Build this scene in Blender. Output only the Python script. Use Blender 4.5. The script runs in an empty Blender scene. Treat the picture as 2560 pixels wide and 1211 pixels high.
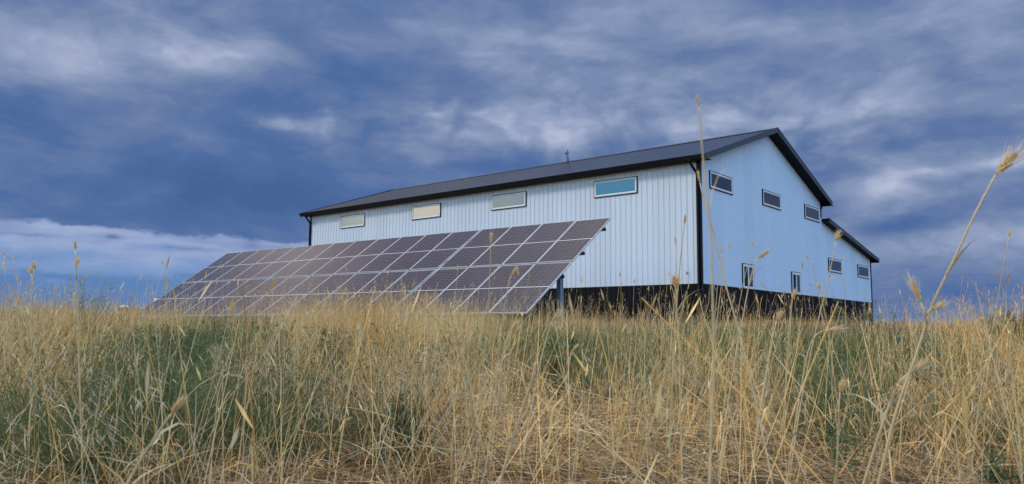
import bpy, bmesh, math, random
import numpy as np
from math import sin, cos, pi, radians, sqrt, atan2, asin
from mathutils import Vector, Matrix

random.seed(7)
rng = np.random.default_rng(11)
scene = bpy.context.scene
COL = scene.collection

# ------------------------------------------------------------------ camera
ZO = 2.06                                   # height of the building's white/black line datum above z=0
F_PX, YAW, PITCH, ROLL = 1971.16, 0.702125, 0.112639, 0.010084
CAM = np.array([-24.9296, -12.5295, -1.6976 + ZO])
FW = np.array([cos(YAW)*cos(PITCH), sin(YAW)*cos(PITCH), sin(PITCH)])
RT0 = np.array([sin(YAW), -cos(YAW), 0.0]); UP0 = np.cross(RT0, FW)
RT = RT0*cos(ROLL) + UP0*sin(ROLL)
UP = -RT0*sin(ROLL) + UP0*cos(ROLL)
FWH = np.array([cos(YAW), sin(YAW), 0.0])

def ray(u, v):
    return FW + RT*(u-1280)/F_PX - UP*(v-605.5)/F_PX
def at(u, v, d):
    "point seen in direction (u,v) at depth d metres"
    return CAM + ray(u, v)*d
def to_px(P):
    D = P - CAM
    w = D@FW
    w = np.where(np.abs(w) < 1e-3, 1e-3, w)
    return 1280+F_PX*(D@RT)/w, 605.5-F_PX*(D@UP)/w, w

cam_d = bpy.data.cameras.new("camera")
cam_o = bpy.data.objects.new("camera", cam_d); COL.objects.link(cam_o)
cam_o.matrix_world = Matrix(((RT[0], UP[0], -FW[0], CAM[0]), (RT[1], UP[1], -FW[1], CAM[1]), (RT[2], UP[2], -FW[2], CAM[2]), (0, 0, 0, 1)))
cam_d.sensor_width = 36; cam_d.lens = F_PX/2560*36
cam_d.clip_start = 0.05; cam_d.clip_end = 6000
cam_d.dof.use_dof = True; cam_d.dof.focus_distance = 7.0; cam_d.dof.aperture_fstop = 15.0
scene.camera = cam_o

# ------------------------------------------------------------------ terrain
_gr = np.array([0, 3, 6, 12, 17, 22, 27, 32, 60, 90, 140, 300, 900, 4000.])
_gz = np.array([0, .01, .04, .13, .27, .46, .64, .71, .74, .68, .3, -1.5, -8, -30.])
def vnoise(x, y, s, seed=0):
    x = np.asarray(x)*s + 913.7; y = np.asarray(y)*s + 517.3
    xi = np.floor(x).astype(np.int64); yi = np.floor(y).astype(np.int64)
    fx = x-xi; fy = y-yi; fx = fx*fx*(3-2*fx); fy = fy*fy*(3-2*fy)
    def h(a, b):
        n = (a*374761393 + b*668265263 + seed*974711) & 0x7fffffff
        n = ((n ^ (n >> 13))*1274126177) & 0x7fffffff
        return ((n ^ (n >> 16)) & 0xffff)/65535.0
    return (h(xi, yi)*(1-fx)+h(xi+1, yi)*fx)*(1-fy) + (h(xi, yi+1)*(1-fx)+h(xi+1, yi+1)*fx)*fy
def ground(x, y):
    x = np.asarray(x, float); y = np.asarray(y, float)
    r = np.hypot(x-CAM[0], y-CAM[1])
    z = np.interp(r, _gr, _gz)
    b = np.clip((r-.4)/2, 0, 1)*np.clip((80-r)/40, 0, 1)
    z = z + b*(.06*(vnoise(x, y, .8, 3)-.5) + .03*(vnoise(x, y, 2.5, 4)-.5))
    # levelled pad round the building
    dx = np.maximum(np.maximum(-x, x-19.7), 0); dy = np.maximum(np.maximum(-y, y-22.7), 0)
    dd = np.clip(np.hypot(dx, dy)/5, 0, 1); k = dd*dd*(3-2*dd)
    return z*k + (ZO-1.35)*(1-k)

# ------------------------------------------------------------------ materials
def srgb(r, g, b):
    f = lambda c: (c/255/12.92 if c/255 <= .04045 else ((c/255+.055)/1.055)**2.4)
    return (f(r), f(g), f(b))
class NT:
    def __init__(s, tree): s.t = tree; s.n = tree.nodes; s.l = tree.links
    def node(s, kind, **kw):
        n = s.n.new(kind)
        for k, v in kw.items(): setattr(n, k, v)
        return n
    def put(s, sock, v):
        if v is None: return
        if isinstance(v, bpy.types.NodeSocket): s.l.new(v, sock)
        else:
            if sock.type == 'RGBA' and hasattr(v, '__len__') and len(v) == 3: v = (*v, 1)
            sock.default_value = v
    def m(s, op, a, b=None, c=None, clamp=False):
        n = s.node('ShaderNodeMath', operation=op, use_clamp=clamp)
        for i, v in enumerate((a, b, c)): s.put(n.inputs[i], v)
        return n.outputs[0]
    def vm(s, op, a, b=None, scale=None):
        n = s.node('ShaderNodeVectorMath', operation=op)
        s.put(n.inputs[0], a); s.put(n.inputs[1], b)
        if scale is not None: s.put(n.inputs['Scale'], scale)
        return n.outputs['Value'] if op in ('DOT_PRODUCT', 'LENGTH') else n.outputs['Vector']
    def noise(s, vec, scale, detail=6, rough=.55, dist=0, out='Fac', dim='3D'):
        n = s.node('ShaderNodeTexNoise', noise_dimensions=dim)
        s.put(n.inputs['Vector'], vec); n.inputs['Scale'].default_value = scale
        n.inputs['Detail'].default_value = detail; n.inputs['Roughness'].default_value = rough
        n.inputs['Distortion'].default_value = dist
        return n.outputs[out]
    def ramp(s, fac, stops, interp='LINEAR'):
        n = s.node('ShaderNodeValToRGB'); n.color_ramp.interpolation = interp
        e = n.color_ramp.elements
        while len(e) < len(stops): e.new(.5)
        for q, (p, c) in zip(e, stops): q.position = p; q.color = (*c, 1) if len(c) == 3 else c
        s.put(n.inputs[0], fac); return n.outputs[0]
    def mix(s, fac, a, b, mode='MIX'):
        n = s.node('ShaderNodeMix', data_type='RGBA', blend_type=mode)
        s.put(n.inputs[0], fac); s.put(n.inputs[6], a); s.put(n.inputs[7], b)
        return n.outputs[2]
    def sstep(s, x, a, b):
        n = s.node('ShaderNodeMapRange', interpolation_type='SMOOTHSTEP')
        s.put(n.inputs[0], x); n.inputs[1].default_value = a; n.inputs[2].default_value = b
        return n.outputs[0]
    def bump(s, h, dist, strength=1):
        n = s.node('ShaderNodeBump'); s.put(n.inputs['Height'], h)
        n.inputs['Distance'].default_value = dist; n.inputs['Strength'].default_value = strength
        return n.outputs[0]

def new_mat(name):
    m = bpy.data.materials.new(name); m.use_nodes = True
    t = NT(m.node_tree); b = t.n['Principled BSDF']
    return m, t, b
def painted(name, col, rough=.4, var=.08, spec=.5, metallic=0.0, dirt=None, coat=0):
    m, t, b = new_mat(name)
    o = t.node('ShaderNodeTexCoord').outputs['Object']
    n = t.noise(o, 1.3, 8, .6)
    n2 = t.noise(t.vm('MULTIPLY', o, (9, 9, .6)), 1.0, 4)
    c1 = tuple(x*(1-var) for x in col); c2 = tuple(min(1, x*(1+var)) for x in col)
    c = t.ramp(n, [(.3, c1), (.7, c2)])
    if dirt:
        c = t.mix(t.m('MULTIPLY', t.sstep(n2, .5, .8), .35), c, dirt)
    t.put(b.inputs['Base Color'], c)
    t.put(b.inputs['Roughness'], t.m('MULTIPLY_ADD', n2, .16, rough-.08))
    b.inputs['Specular IOR Level'].default_value = spec
    b.inputs['Metallic'].default_value = metallic
    b.inputs['Coat Weight'].default_value = coat
    return m
M = {}
def sheet_steel(name, col):
    "painted wall sheets: each 0.914 m sheet a shade off its neighbours, faint run-off streaks, screw rows"
    m, t, b = new_mat(name)
    o = t.node('ShaderNodeTexCoord').outputs['Object']
    s = t.node('ShaderNodeSeparateXYZ'); t.put(s.inputs[0], o)
    along = t.m('ADD', s.outputs[0], s.outputs[1])
    wn = t.node('ShaderNodeTexWhiteNoise', noise_dimensions='1D'); t.put(wn.inputs['W'], t.m('FLOOR', t.m('DIVIDE', t.m('ADD', along, .03), .9144)))
    n = t.noise(o, .5, 6, .6); st = t.noise(t.vm('MULTIPLY', o, (7, 7, .35)), 1.0, 5, .6)
    c = t.mix(wn.outputs[0], tuple(x*.955 for x in col), tuple(min(1, x*1.02) for x in col))
    c = t.mix(t.m('MULTIPLY', t.sstep(st, .52, .8), .22), c, (.56, .56, .54))
    c = t.mix(t.m('MULTIPLY', t.sstep(n, .5, .8), .12), c, (.60, .62, .64))
    # screws every 0.6 m up beside each rib
    fz = t.m('SUBTRACT', t.m('FRACT', t.m('DIVIDE', s.outputs[2], .61)), .5); fx = t.m('SUBTRACT', t.m('FRACT', t.m('DIVIDE', t.m('ADD', along, .02), .2286)), .5)
    dz_ = t.m('MULTIPLY', fz, .61); dx_ = t.m('MULTIPLY', fx, .2286)
    scr = t.m('LESS_THAN', t.m('ADD', t.m('MULTIPLY', dz_, dz_), t.m('MULTIPLY', dx_, dx_)), .00007)
    c = t.mix(t.m('MULTIPLY', scr, .6), c, (.35, .36, .38))
    t.put(b.inputs['Base Color'], c)
    t.put(b.inputs['Roughness'], t.m('MULTIPLY_ADD', st, .2, .32)); b.inputs['Specular IOR Level'].default_value = .4
    t.put(b.inputs['Normal'], t.bump(t.noise(t.vm('MULTIPLY', o, (1, 1, .5)), .9, 3), .02, .25))
    return m
M['white_panel'] = sheet_steel('white painted steel', (.665, .745, .85))
M['black_panel'] = painted('black painted steel', (.006, .006, .009), .55, .15, .15, dirt=(.012, .011, .010))
M['black_trim'] = painted('black trim', (.006, .006, .009), .45, .1, .2)
M['charcoal_trim'] = painted('charcoal trim', (.045, .05, .062), .38, .1, .5)
M['soffit'] = painted('black soffit', (.006, .006, .007), .6, .1, .15)
M['roof'] = painted('charcoal roof steel', (.013, .019, .038), .12, .08, .25)
M['vinyl'] = painted('white vinyl', (.80, .81, .82), .35, .02, .4)
M['galv'] = painted('galvanised steel', (.46, .50, .55), .42, .15, .5, .6)
M['alu'] = painted('silver aluminium', (.60, .62, .66), .38, .05, .5, .35)
M['dark_metal'] = painted('dark metal', (.03, .03, .035), .5, .1)
M['plastic_white'] = painted('weathered white plastic', (.62, .66, .68), .5, .06)
M['brown_wall'] = painted('brown boards', (.16, .085, .05), .7, .15)
M['pale_roof'] = painted('pale roof sheet', (.6, .6, .6), .5, .05)

def glass(name, col, ior=2.0, rough=.02):
    m, t, b = new_mat(name)
    o = t.node('ShaderNodeTexCoord').outputs['Object']
    n = t.noise(o, 1.1, 3)
    t.put(b.inputs['Base Color'], t.mix(n, tuple(c*.8 for c in col), tuple(c*1.2 for c in col)))
    b.inputs['Roughness'].default_value = rough; b.inputs['IOR'].default_value = ior
    t.put(b.inputs['Normal'], t.bump(t.noise(o, .7, 2), .004, .25))
    return m
M['glass'] = glass('window glass', (.012, .014, .02), 2.1)
M['glass_gable'] = glass('gable window glass', (.03, .035, .055), 1.55, .05)
M['glass_open'] = glass('dark open sash', (.006, .006, .008), 1.2)

# photovoltaic cells: half-cut cells 6 x 24 with thin busbars, in panel-local metres
def cell_mat():
    m, t, b = new_mat('photovoltaic glass')
    o = t.node('ShaderNodeTexCoord').outputs['Object']
    s = t.node('ShaderNodeSeparateXYZ'); t.put(s.inputs[0], o)
    def line(c, pitch, width, off=0.0):
        f = t.m('FRACT', t.m('ADD', t.m('DIVIDE', c, pitch), off+100))
        d = t.m('ABSOLUTE', t.m('SUBTRACT', f, .5))
        return t.m('GREATER_THAN', d, .5-width/pitch/2)
    gx = line(s.outputs[0], .158, .010)
    gy = line(s.outputs[1], .0805, .016)
    bus = line(s.outputs[0], .0316, .0022)
    mid = t.m('LESS_THAN', t.m('ABSOLUTE', s.outputs[1]), .013)
    inf = t.node('ShaderNodeObjectInfo').outputs['Random']
    n = t.noise(o, 2.2, 5)
    # every cell a slightly different violet / brown blue
    cellid = t.vm('FLOOR', t.vm('DIVIDE', o, (.158, .0805, 1)))
    wn = t.node('ShaderNodeTexWhiteNoise', noise_dimensions='3D'); t.put(wn.inputs['Vector'], cellid)
    c = t.mix(wn.outputs[0], (.016, .010, .018), (.028, .016, .021))
    c = t.mix(t.m('MULTIPLY', inf, .5), c, (.028, .024, .042))
    c = t.mix(t.m('MULTIPLY', bus, .45), c, (.16, .15, .18))
    c = t.mix(t.m('MULTIPLY', t.m('MAXIMUM', gx, gy), .46), c, (.26, .24, .29))
    c = t.mix(mid, c, (.62, .62, .66))
    dust = t.sstep(n, .45, .8)
    c = t.mix(t.m('MULTIPLY', dust, .06), c, (.30, .27, .26))
    t.put(b.inputs['Base Color'], c)
    t.put(b.inputs['Roughness'], t.m('MULTIPLY_ADD', n, .10, .05))
    b.inputs['IOR'].default_value = 1.5
    return m
M['cells'] = cell_mat()

def plant_mat(name, rough=.65, trans=.3):
    m, t, b = new_mat(name)
    a = t.node('ShaderNodeAttribute', attribute_name='tint')
    o = t.node('ShaderNodeTexCoord').outputs['Object']
    n = t.noise(o, 60, 2)
    c = t.mix(1.0, a.outputs['Color'], t.ramp(n, [(.3, (.85, .85, .85)), (.7, (1.12, 1.12, 1.12))]), 'MULTIPLY')
    t.put(b.inputs['Base Color'], c)
    b.inputs['Roughness'].default_value = rough; b.inputs['Specular IOR Level'].default_value = .25
    tr = t.node('ShaderNodeBsdfTranslucent'); t.put(tr.inputs['Color'], c)
    mx = t.node('ShaderNodeMixShader'); mx.inputs[0].default_value = trans
    t.l.new(b.outputs[0], mx.inputs[1]); t.l.new(tr.outputs[0], mx.inputs[2])
    t.l.new(mx.outputs[0], t.n['Material Output'].inputs['Surface'])
    return m
M['straw'] = plant_mat('dry straw', .6, .12)
M['leaf'] = plant_mat('green weed leaf', .6, .25)
M['head'] = plant_mat('dry seed head', .7, .3)

def ground_mat():
    m, t, b = new_mat('dry soil and litter')
    o = t.node('ShaderNodeTexCoord').outputs['Object']
    n = t.noise(o, .6, 10, .65); n2 = t.noise(o, 14, 8, .7); n3 = t.noise(t.vm('MULTIPLY', o, (60, 9, 1)), 1.5, 4)
    c = t.ramp(n2, [(.25, (.035, .025, .015)), (.5, (.09, .065, .035)), (.75, (.20, .145, .075))])
    c = t.mix(t.m('MULTIPLY', t.sstep(n, .52, .66), .6), c, (.05, .065, .028))
    c = t.mix(t.m('MULTIPLY', t.sstep(n3, .55, .75), .5), c, (.34, .26, .14))
    t.put(b.inputs['Base Color'], c); b.inputs['Roughness'].default_value = .95
    b.inputs['Specular IOR Level'].default_value = .1
    t.put(b.inputs['Normal'], t.bump(n2, .03, .8))
    return m
M['ground'] = ground_mat()

# ------------------------------------------------------------------ mesh helpers
class MB:
    def __init__(s): s.v = []; s.f = []; s.sm = []
    def add(s, v, f, smooth=False):
        k = len(s.v); s.v += [tuple(p) for p in v]; s.f += [tuple(i+k for i in q) for q in f]
        s.sm += [smooth]*len(f); return s
    def box(s, a, b):
        (x0, y0, z0), (x1, y1, z1) = a, b
        v = [(x0, y0, z0), (x1, y0, z0), (x1, y1, z0), (x0, y1, z0), (x0, y0, z1), (x1, y0, z1), (x1, y1, z1), (x0, y1, z1)]
        return s.add(v, [(0, 3, 2, 1), (4, 5, 6, 7), (0, 1, 5, 4), (1, 2, 6, 5), (2, 3, 7, 6), (3, 0, 4, 7)])
    def hexa(s, lo, hi):
        "lo, hi: four points each"
        return s.add(list(lo)+list(hi), [(0, 3, 2, 1), (4, 5, 6, 7), (0, 1, 5, 4), (1, 2, 6, 5), (2, 3, 7, 6), (3, 0, 4, 7)])
    def prism(s, poly, d):
        "poly: list of 3-d points, d: extrusion vector"
        n = len(poly); a = [Vector(p) for p in poly]; b = [p+Vector(d) for p in a]
        f = [tuple(range(n-1, -1, -1)), tuple(range(n, 2*n))]+[(i, (i+1) % n, n+(i+1) % n, n+i) for i in range(n)]
        return s.add(a+b, f)
    def tube(s, pts, rad, n=6, cap=True):
        pts = [Vector(p) for p in pts]; k = len(pts); vs = []; up = None
        for i, p in enumerate(pts):
            d = (pts[min(i+1, k-1)]-pts[max(i-1, 0)]).normalized()
            if up is None: up = d.orthogonal().normalized()
            up = (up-d*up.dot(d)).normalized(); w = d.cross(up)
            r = rad[i] if hasattr(rad, '__len__') else rad
            vs += [p+(up*cos(2*pi*j/n)+w*sin(2*pi*j/n))*r for j in range(n)]
        f = [(i*n+j, i*n+(j+1) % n, (i+1)*n+(j+1) % n, (i+1)*n+j) for i in range(k-1) for j in range(n)]
        if cap: f += [tuple(range(n-1, -1, -1)), tuple((k-1)*n+j for j in range(n))]
        return s.add(vs, f, True)
    def build(s, name, mat, parent=None, tint=None, bevel=0):
        me = bpy.data.meshes.new(name); me.from_pydata(s.v, [], s.f); me.update()
        me.polygons.foreach_set('use_smooth', s.sm)
        if tint is not None:
            at_ = me.color_attributes.new('tint', 'FLOAT_COLOR', 'POINT')
            c = np.ones((len(s.v), 4), np.float32); c[:, :3] = tint
            at_.data.foreach_set('color', c.ravel())
        bm = bmesh.new(); bm.from_mesh(me); bmesh.ops.recalc_face_normals(bm, faces=bm.faces)
        bm.to_mesh(me); bm.free()
        me.materials.append(mat)
        o = bpy.data.objects.new(name, me); COL.objects.link(o)
        if parent: o.parent = parent
        if bevel:
            md = o.modifiers.new('bevel', 'BEVEL'); md.width = bevel; md.segments = 2; md.limit_method = 'ANGLE'
        return o
def tag(o, label=None, cat=None, group=None, kind=None):
    if label: o['label'] = label
    if cat: o['category'] = cat
    if group: o['group'] = group
    if kind: o['kind'] = kind
    return o
def empty(name, loc, rot=(0, 0, 0)):
    o = bpy.data.objects.new(name, None); COL.objects.link(o); o.location = loc; o.rotation_euler = rot
    o.empty_display_size = .2
    return o
def sheet_mesh(name, V, quads, mat, tint=None, parent=None, smooth=False):
    "fast mesh from numpy: V (n,3), quads (m,4)"
    me = bpy.data.meshes.new(name); n = len(V); mq = len(quads)
    me.vertices.add(n); me.vertices.foreach_set('co', np.ascontiguousarray(V, np.float32).ravel())
    me.loops.add(mq*4); me.loops.foreach_set('vertex_index', np.ascontiguousarray(quads, np.int32).ravel())
    me.polygons.add(mq); me.polygons.foreach_set('loop_start', np.arange(0, mq*4, 4, dtype=np.int32))
    me.polygons.foreach_set('loop_total', np.full(mq, 4, np.int32))
    if smooth: me.polygons.foreach_set('use_smooth', np.ones(mq, bool))
    me.update(calc_edges=True)
    if tint is not None:
        a = me.color_attributes.new('tint', 'FLOAT_COLOR', 'POINT')
        c = np.ones((n, 4), np.float32); c[:, :3] = tint
        a.data.foreach_set('color', c.ravel())
    me.materials.append(mat)
    o = bpy.data.objects.new(name, me); COL.objects.link(o)
    if parent: o.parent = parent
    return o

# ------------------------------------------------------------------ ground sheet
def build_ground():
    rs = np.concatenate([np.arange(0, 6, .12), np.arange(6, 20, .35), np.arange(20, 60, 1.0), np.geomspace(60, 4000, 30)])
    rs[0] = .001
    na = 256; th = np.linspace(0, 2*pi, na, endpoint=False)
    X = CAM[0]+rs[:, None]*np.cos(th); Y = CAM[1]+rs[:, None]*np.sin(th)
    V = np.stack([X, Y, ground(X, Y)], -1).reshape(-1, 3)
    i, j = np.meshgrid(np.arange(len(rs)-1), np.arange(na), indexing='ij')
    q = np.stack([i*na+j, (i+1)*na+j, (i+1)*na+(j+1) % na, i*na+(j+1) % na], -1).reshape(-1, 4)
    tag(sheet_mesh('ground', V, q, M['ground'], smooth=True), kind='structure')
build_ground()

# ------------------------------------------------------------------ the barn
G0 = 1.35                                    # height of the white/black line above grade
B = empty('metal_barn', (0, 0, ZO-1.35))
tag(B, 'white ribbed metal barn with black base band, dark gable roof and lower lean-to', 'barn')
MW, LW_, TW = 12.2, 22.67, 19.7              # main width (x), length (y), width with the lean-to
EZ, RZ, RX = 4.436+G0, 6.635+G0, 6.06        # roof edge, ridge
OH, YN, YF = .396, -.438, 23.015
SL = (RZ-EZ)/(RX+OH)
def zroof(x): return RZ-SL*abs(x-RX)
LX0, LZ0, LX1, LZ1 = 12.22, 3.66+G0, 20.03, 2.33+G0   # lean-to roof line
def zlean(x): return LZ0+(LZ1-LZ0)*(x-LX0)/(LX1-LX0)
def ztop_gable(x):
    return (zroof(x)-.17) if x <= MW else (zlean(x)-.12)

RIB = .2286
def profile(length, start=.06):
    "(along, depth) of a ribbed sheet: major ribs with two shallow stiffeners between"
    p = [(0, 0)]; s = start
    while s < length-.04:
        p += [(s-.021, 0), (s-.012, .019), (s+.012, .019), (s+.021, 0)]
        for k in (.085, .145):
            if s+k+.014 < length-.03 and True:
                p += [(s+k-.011, 0), (s+k, .0035), (s+k+.011, 0)]
        s += RIB
    p.append((length, 0)); return p
def ribbed(name, fun, length, z0f, z1f, mat, parent, breaks=()):
    "fun(s, d) -> (x, y) of the sheet at distance s along, depth d outwards"
    pr = profile(length)
    pr = sorted(set(pr) | {(b, 0.0) for b in breaks})
    V = []; q = []
    for s, d in pr:
        x, y = fun(s, d)
        V += [(x, y, z0f(s)), (x, y, z1f(s))]
    for i in range(len(pr)-1): q.append((2*i, 2*i+2, 2*i+3, 2*i+1))
    o = sheet_mesh(name, np.array(V), np.array(q), mat, parent=parent)
    return o
one = lambda v: (lambda s: v)
# long wall towards the camera (x = 0)
ribbed('wall', lambda s, d: (-d, s), LW_, one(G0), one(4.30+G0), M['white_panel'], B)
ribbed('wainscot', lambda s, d: (-d, s), LW_, one(-.1), one(G0-.03), M['black_panel'], B)
# gable wall (y = 0), main body and lean-to in one plane
ribbed('wall', lambda s, d: (s, -d), TW, one(G0), ztop_gable, M['white_panel'], B, breaks=(RX, MW, MW+.001))
ribbed('wainscot', lambda s, d: (s, -d), TW, one(-.1), one(G0-.03), M['black_panel'], B)
# far gable and rear walls
ribbed('wall', lambda s, d: (s, LW_+d), TW, one(G0), ztop_gable, M['white_panel'], B, breaks=(RX, MW, MW+.001))
ribbed('wainscot', lambda s, d: (s, LW_+d), TW, one(-.1), one(G0-.03), M['black_panel'], B)
ribbed('wall', lambda s, d: (TW+d, s), LW_, one(G0), one(zlean(TW)-.12), M['white_panel'], B)
ribbed('wainscot', lambda s, d: (TW+d, s), LW_, one(-.1), one(G0-.03), M['black_panel'], B)
ribbed('wall', lambda s, d: (MW+d, s), LW_, one(zlean(MW)-.15), one(4.30+G0), M['white_panel'], B)
# drip line between white and black
MB().box((-.028, -.002, G0-.034), (.0, LW_, G0+.004)).box((.0, -.028, G0-.034), (TW, .0, G0+.004)).build('base_trim', M['black_trim'], B)
# inside is dark
MB().box((.05, .05, -.1), (MW-.05, LW_-.05, 4.2+G0)).build('interior', M['dark_metal'], B)

# corner trims
def corner(x, y, sx, sy, z1):
    m = MB(); w = .105; t = .026
    m.box((min(x-sx*w, x+sx*t), min(y, y+sy*t), -.1), (max(x-sx*w, x+sx*t), max(y, y+sy*t), z1))
    m.box((min(x, x+sx*t), min(y-sy*w, y-sy*.001), -.1), (max(x, x+sx*t), max(y-sy*w, y-sy*.001), z1))
    m.build('corner_trim', M['black_trim'], B)
corner(0, 0, -1, -1, 4.30+G0); corner(0, LW_, -1, 1, 4.30+G0)
corner(TW, 0, 1, -1, zlean(TW)-.13); corner(TW, LW_, 1, 1, zlean(TW)-.13)
MB().box((MW-.07, -.027, zlean(MW)+.02), (MW+.024, .0, zroof(MW)-.19)).build('corner_trim', M['black_trim'], B)

# roof slabs with ribs
def roof_slab(name, x0, z0, x1, z1, y0, y1, th, mat):
    "ribbed sheet running from eave (x0,z0) up to (x1,z1)"
    d = Vector((x1-x0, 0, z1-z0)).normalized(); nrm = Vector((-d.z, 0, d.x))
    if nrm.z < 0: nrm = -nrm
    pr = profile(y1-y0, .10); V = []; q = []
    for s, h in pr:
        for (x, z) in ((x0, z0), (x1, z1)):
            V.append((x+nrm.x*h*.5, y0+s, z+nrm.z*h*.5))
    for i in range(len(pr)-1): q.append((2*i, 2*i+2, 2*i+3, 2*i+1))
    # closed deck just below
    k = len(V)
    c = [Vector((x0, y0, z0))-nrm*.003, Vector((x1, y0, z1))-nrm*.003, Vector((x1, y1, z1))-nrm*.003, Vector((x0, y1, z0))-nrm*.003]
    b = [p-nrm*th for p in c]
    V += [tuple(p) for p in c+b]
    q += [(k+0, k+1, k+2, k+3), (k+4, k+7, k+6, k+5), (k, k+4, k+5, k+1), (k+1, k+5, k+6, k+2), (k+2, k+6, k+7, k+3), (k+3, k+7, k+4, k)]
    return sheet_mesh(name, np.array(V), np.array(q), mat, parent=B)
roof = roof_slab('roof', -OH, EZ, RX, RZ, YN, YF, .05, M['roof'])
roof_slab('roof', 2*RX+OH-.06, EZ, RX, RZ, YN, YF, .05, M['roof'])
roof_slab('lean_to_roof', LX1, LZ1, LX0, LZ0, YN+.10, YF, .04, M['roof'])
# ridge cap
rc = MB()
rc.prism([(RX-.17, YN-.01, RZ-.17*SL+.024), (RX, YN-.01, RZ+.028), (RX+.17, YN-.01, RZ-.17*SL+.024), (RX+.17, YN-.01, RZ-.17*SL+.034), (RX, YN-.01, RZ+.046), (RX-.17, YN-.01, RZ-.17*SL+.034)], (0, YF-YN+.02, 0))
rc.build('ridge_cap', M['charcoal_trim'], roof)
# foam closures under the cap, one between each pair of ribs
cl = MB(); s = YN+.10
while s < YF-.2:
    cl.box((RX-.172, s+.03, RZ-.172*SL+.002), (RX-.15, s+.19, RZ-.172*SL+.026)); s += RIB
cl.build('ridge_closure', M['black_trim'], roof)
# rake trims: fascia boards at the gable ends
def rake(x0, z0, x1, z1, y, w, hgt, mat, name='rake_trim', lip=.018):
    m = MB()
    m.hexa([(x0, y, z0-hgt), (x1, y, z1-hgt), (x1, y+w, z1-hgt), (x0, y+w, z0-hgt)], [(x0, y, z0+lip), (x1, y, z1+lip), (x1, y+w, z1+lip), (x0, y+w, z0+lip)])
    m.hexa([(x0, y-.012, z0-.03), (x1, y-.012, z1-.03), (x1, y-.001, z1-.03), (x0, y-.001, z0-.03)], [(x0, y-.012, z0+lip+.01), (x1, y-.012, z1+lip+.01), (x1, y-.001, z1+lip+.01), (x0, y-.001, z0+lip+.01)])
    m.hexa([(x0, y-.010, z0-hgt-.002), (x1, y-.010, z1-hgt-.002), (x1, y-.001, z1-hgt-.002), (x0, y-.001, z0-hgt-.002)], [(x0, y-.010, z0-hgt+.03), (x1, y-.010, z1-hgt+.03), (x1, y-.001, z1-hgt+.03), (x0, y-.001, z0-hgt+.03)])
    return m.build(name, mat, B)
rx1 = 2*RX+OH-.06
for y in (YN-.02, YF):
    rake(-OH-.03, EZ-.01, RX, RZ+.03, y, .02, .19, M['charcoal_trim'])
    rake(rx1+.03, EZ-.01, RX+.001, RZ+.03, y, .02, .19, M['charcoal_trim'])
    rake(LX1+.02, LZ1, LX0-.05, LZ0, (YN+.08 if y < 0 else YF), .02, .15, M['charcoal_trim'])
# soffits under the gable overhangs (sloped) and the eaves (level)
def slope_soffit(x0, z0, x1, z1, y0, y1, dz, th=.02):
    MB().hexa([(x0, y0, z0-dz-th), (x1, y0, z1-dz-th), (x1, y1, z1-dz-th), (x0, y1, z0-dz-th)], [(x0, y0, z0-dz), (x1, y0, z1-dz), (x1, y1, z1-dz), (x0, y1, z0-dz)]).build('soffit', M['soffit'], B)
for y0, y1 in ((YN, .02), (LW_-.02, YF)):
    slope_soffit(-OH, EZ, RX, RZ, y0, y1, .135); slope_soffit(rx1, EZ, RX, RZ, y0, y1, .135)
    slope_soffit(LX1, LZ1, LX0, LZ0, y0+(.10 if y0 < 0 else 0), y1, .10)
MB().box((-OH, YN, 4.285+G0), (.03, YF, 4.30+G0)).build('soffit', M['soffit'], B)
MB().box((MW-.03, YN, 4.285+G0), (rx1, YF, 4.30+G0)).build('soffit', M['soffit'], B)
MB().box((TW-.03, YN+.1, LZ1-.17), (LX1, YF, LZ1-.155)).build('soffit', M['soffit'], B)
# gutters: K-profile troughs with end caps
def gutter(x, z, sx, y0, y1):
    p = [(0, 0), (0, -.125), (.075, -.13), (.085, -.085), (.105, -.05), (.115, -.004), (.109, -.004), (.099, -.047), (.080, -.08), (.070, -.12), (.006, -.117), (.006, 0)]
    MB().prism([(x+sx*a, y0, z+b) for a, b in p], (0, y1-y0, 0)).prism([(x+sx*a, y0-.004, z+b) for a, b in p[:6]], (0, .004, 0)).prism([(x+sx*a, y1, z+b) for a, b in p[:6]], (0, .004, 0)).build('gutter', M['black_trim'], B)
MB().box((-OH-.004, YN, 4.262+G0), (-OH+.02, YF, EZ-.055)).build('fascia', M['black_trim'], B)
MB().box((rx1-.02, YN, 4.262+G0), (rx1+.004, YF, EZ-.055)).build('fascia', M['black_trim'], B)
MB().box((LX1-.02, YN+.1, LZ1-.175), (LX1+.004, YF, LZ1-.045)).build('fascia', M['black_trim'], B)
gutter(-OH-.004, EZ-.012, -1, YN+.01, YF-.01)
gutter(rx1+.004, EZ-.012, 1, YN+.01, YF-.01)
gutter(LX1+.004, LZ1-.01, 1, YN+.11, YF-.01)
# downspouts with elbows
def spout(pts, w=.075):
    MB().tube(pts, w*.62, 4).build('downspout', M['black_trim'], B)
spout([(-OH-.055, .16, EZ-.12), (-OH-.055, .16, EZ-.20), (-.30, .14, EZ-.34), (-.085, .075, EZ-.56), (-.075, .065, EZ-.66), (-.075, .065, .15), (-.22, .065, .04)])
spout([(-OH-.055, LW_-.15, EZ-.12), (-OH-.055, LW_-.15, EZ-.20), (-.09, LW_-.07, EZ-.50), (-.075, LW_-.07, EZ-.6), (-.075, LW_-.07, .1)])
spout([(rx1+.05, .06, EZ-.12), (rx1+.05, .06, EZ-.2), (MW+.08, .06, EZ-.40), (MW+.07, .06, EZ-.5), (MW+.07, .06, zlean(MW)+.05)])
spout([(LX1+.055, .10, LZ1-.1), (LX1+.055, .10, LZ1-.18), (TW+.10, .06, LZ1-.38), (TW+.09, .06, LZ1-.46), (TW+.09, .06, .05)])
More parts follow.
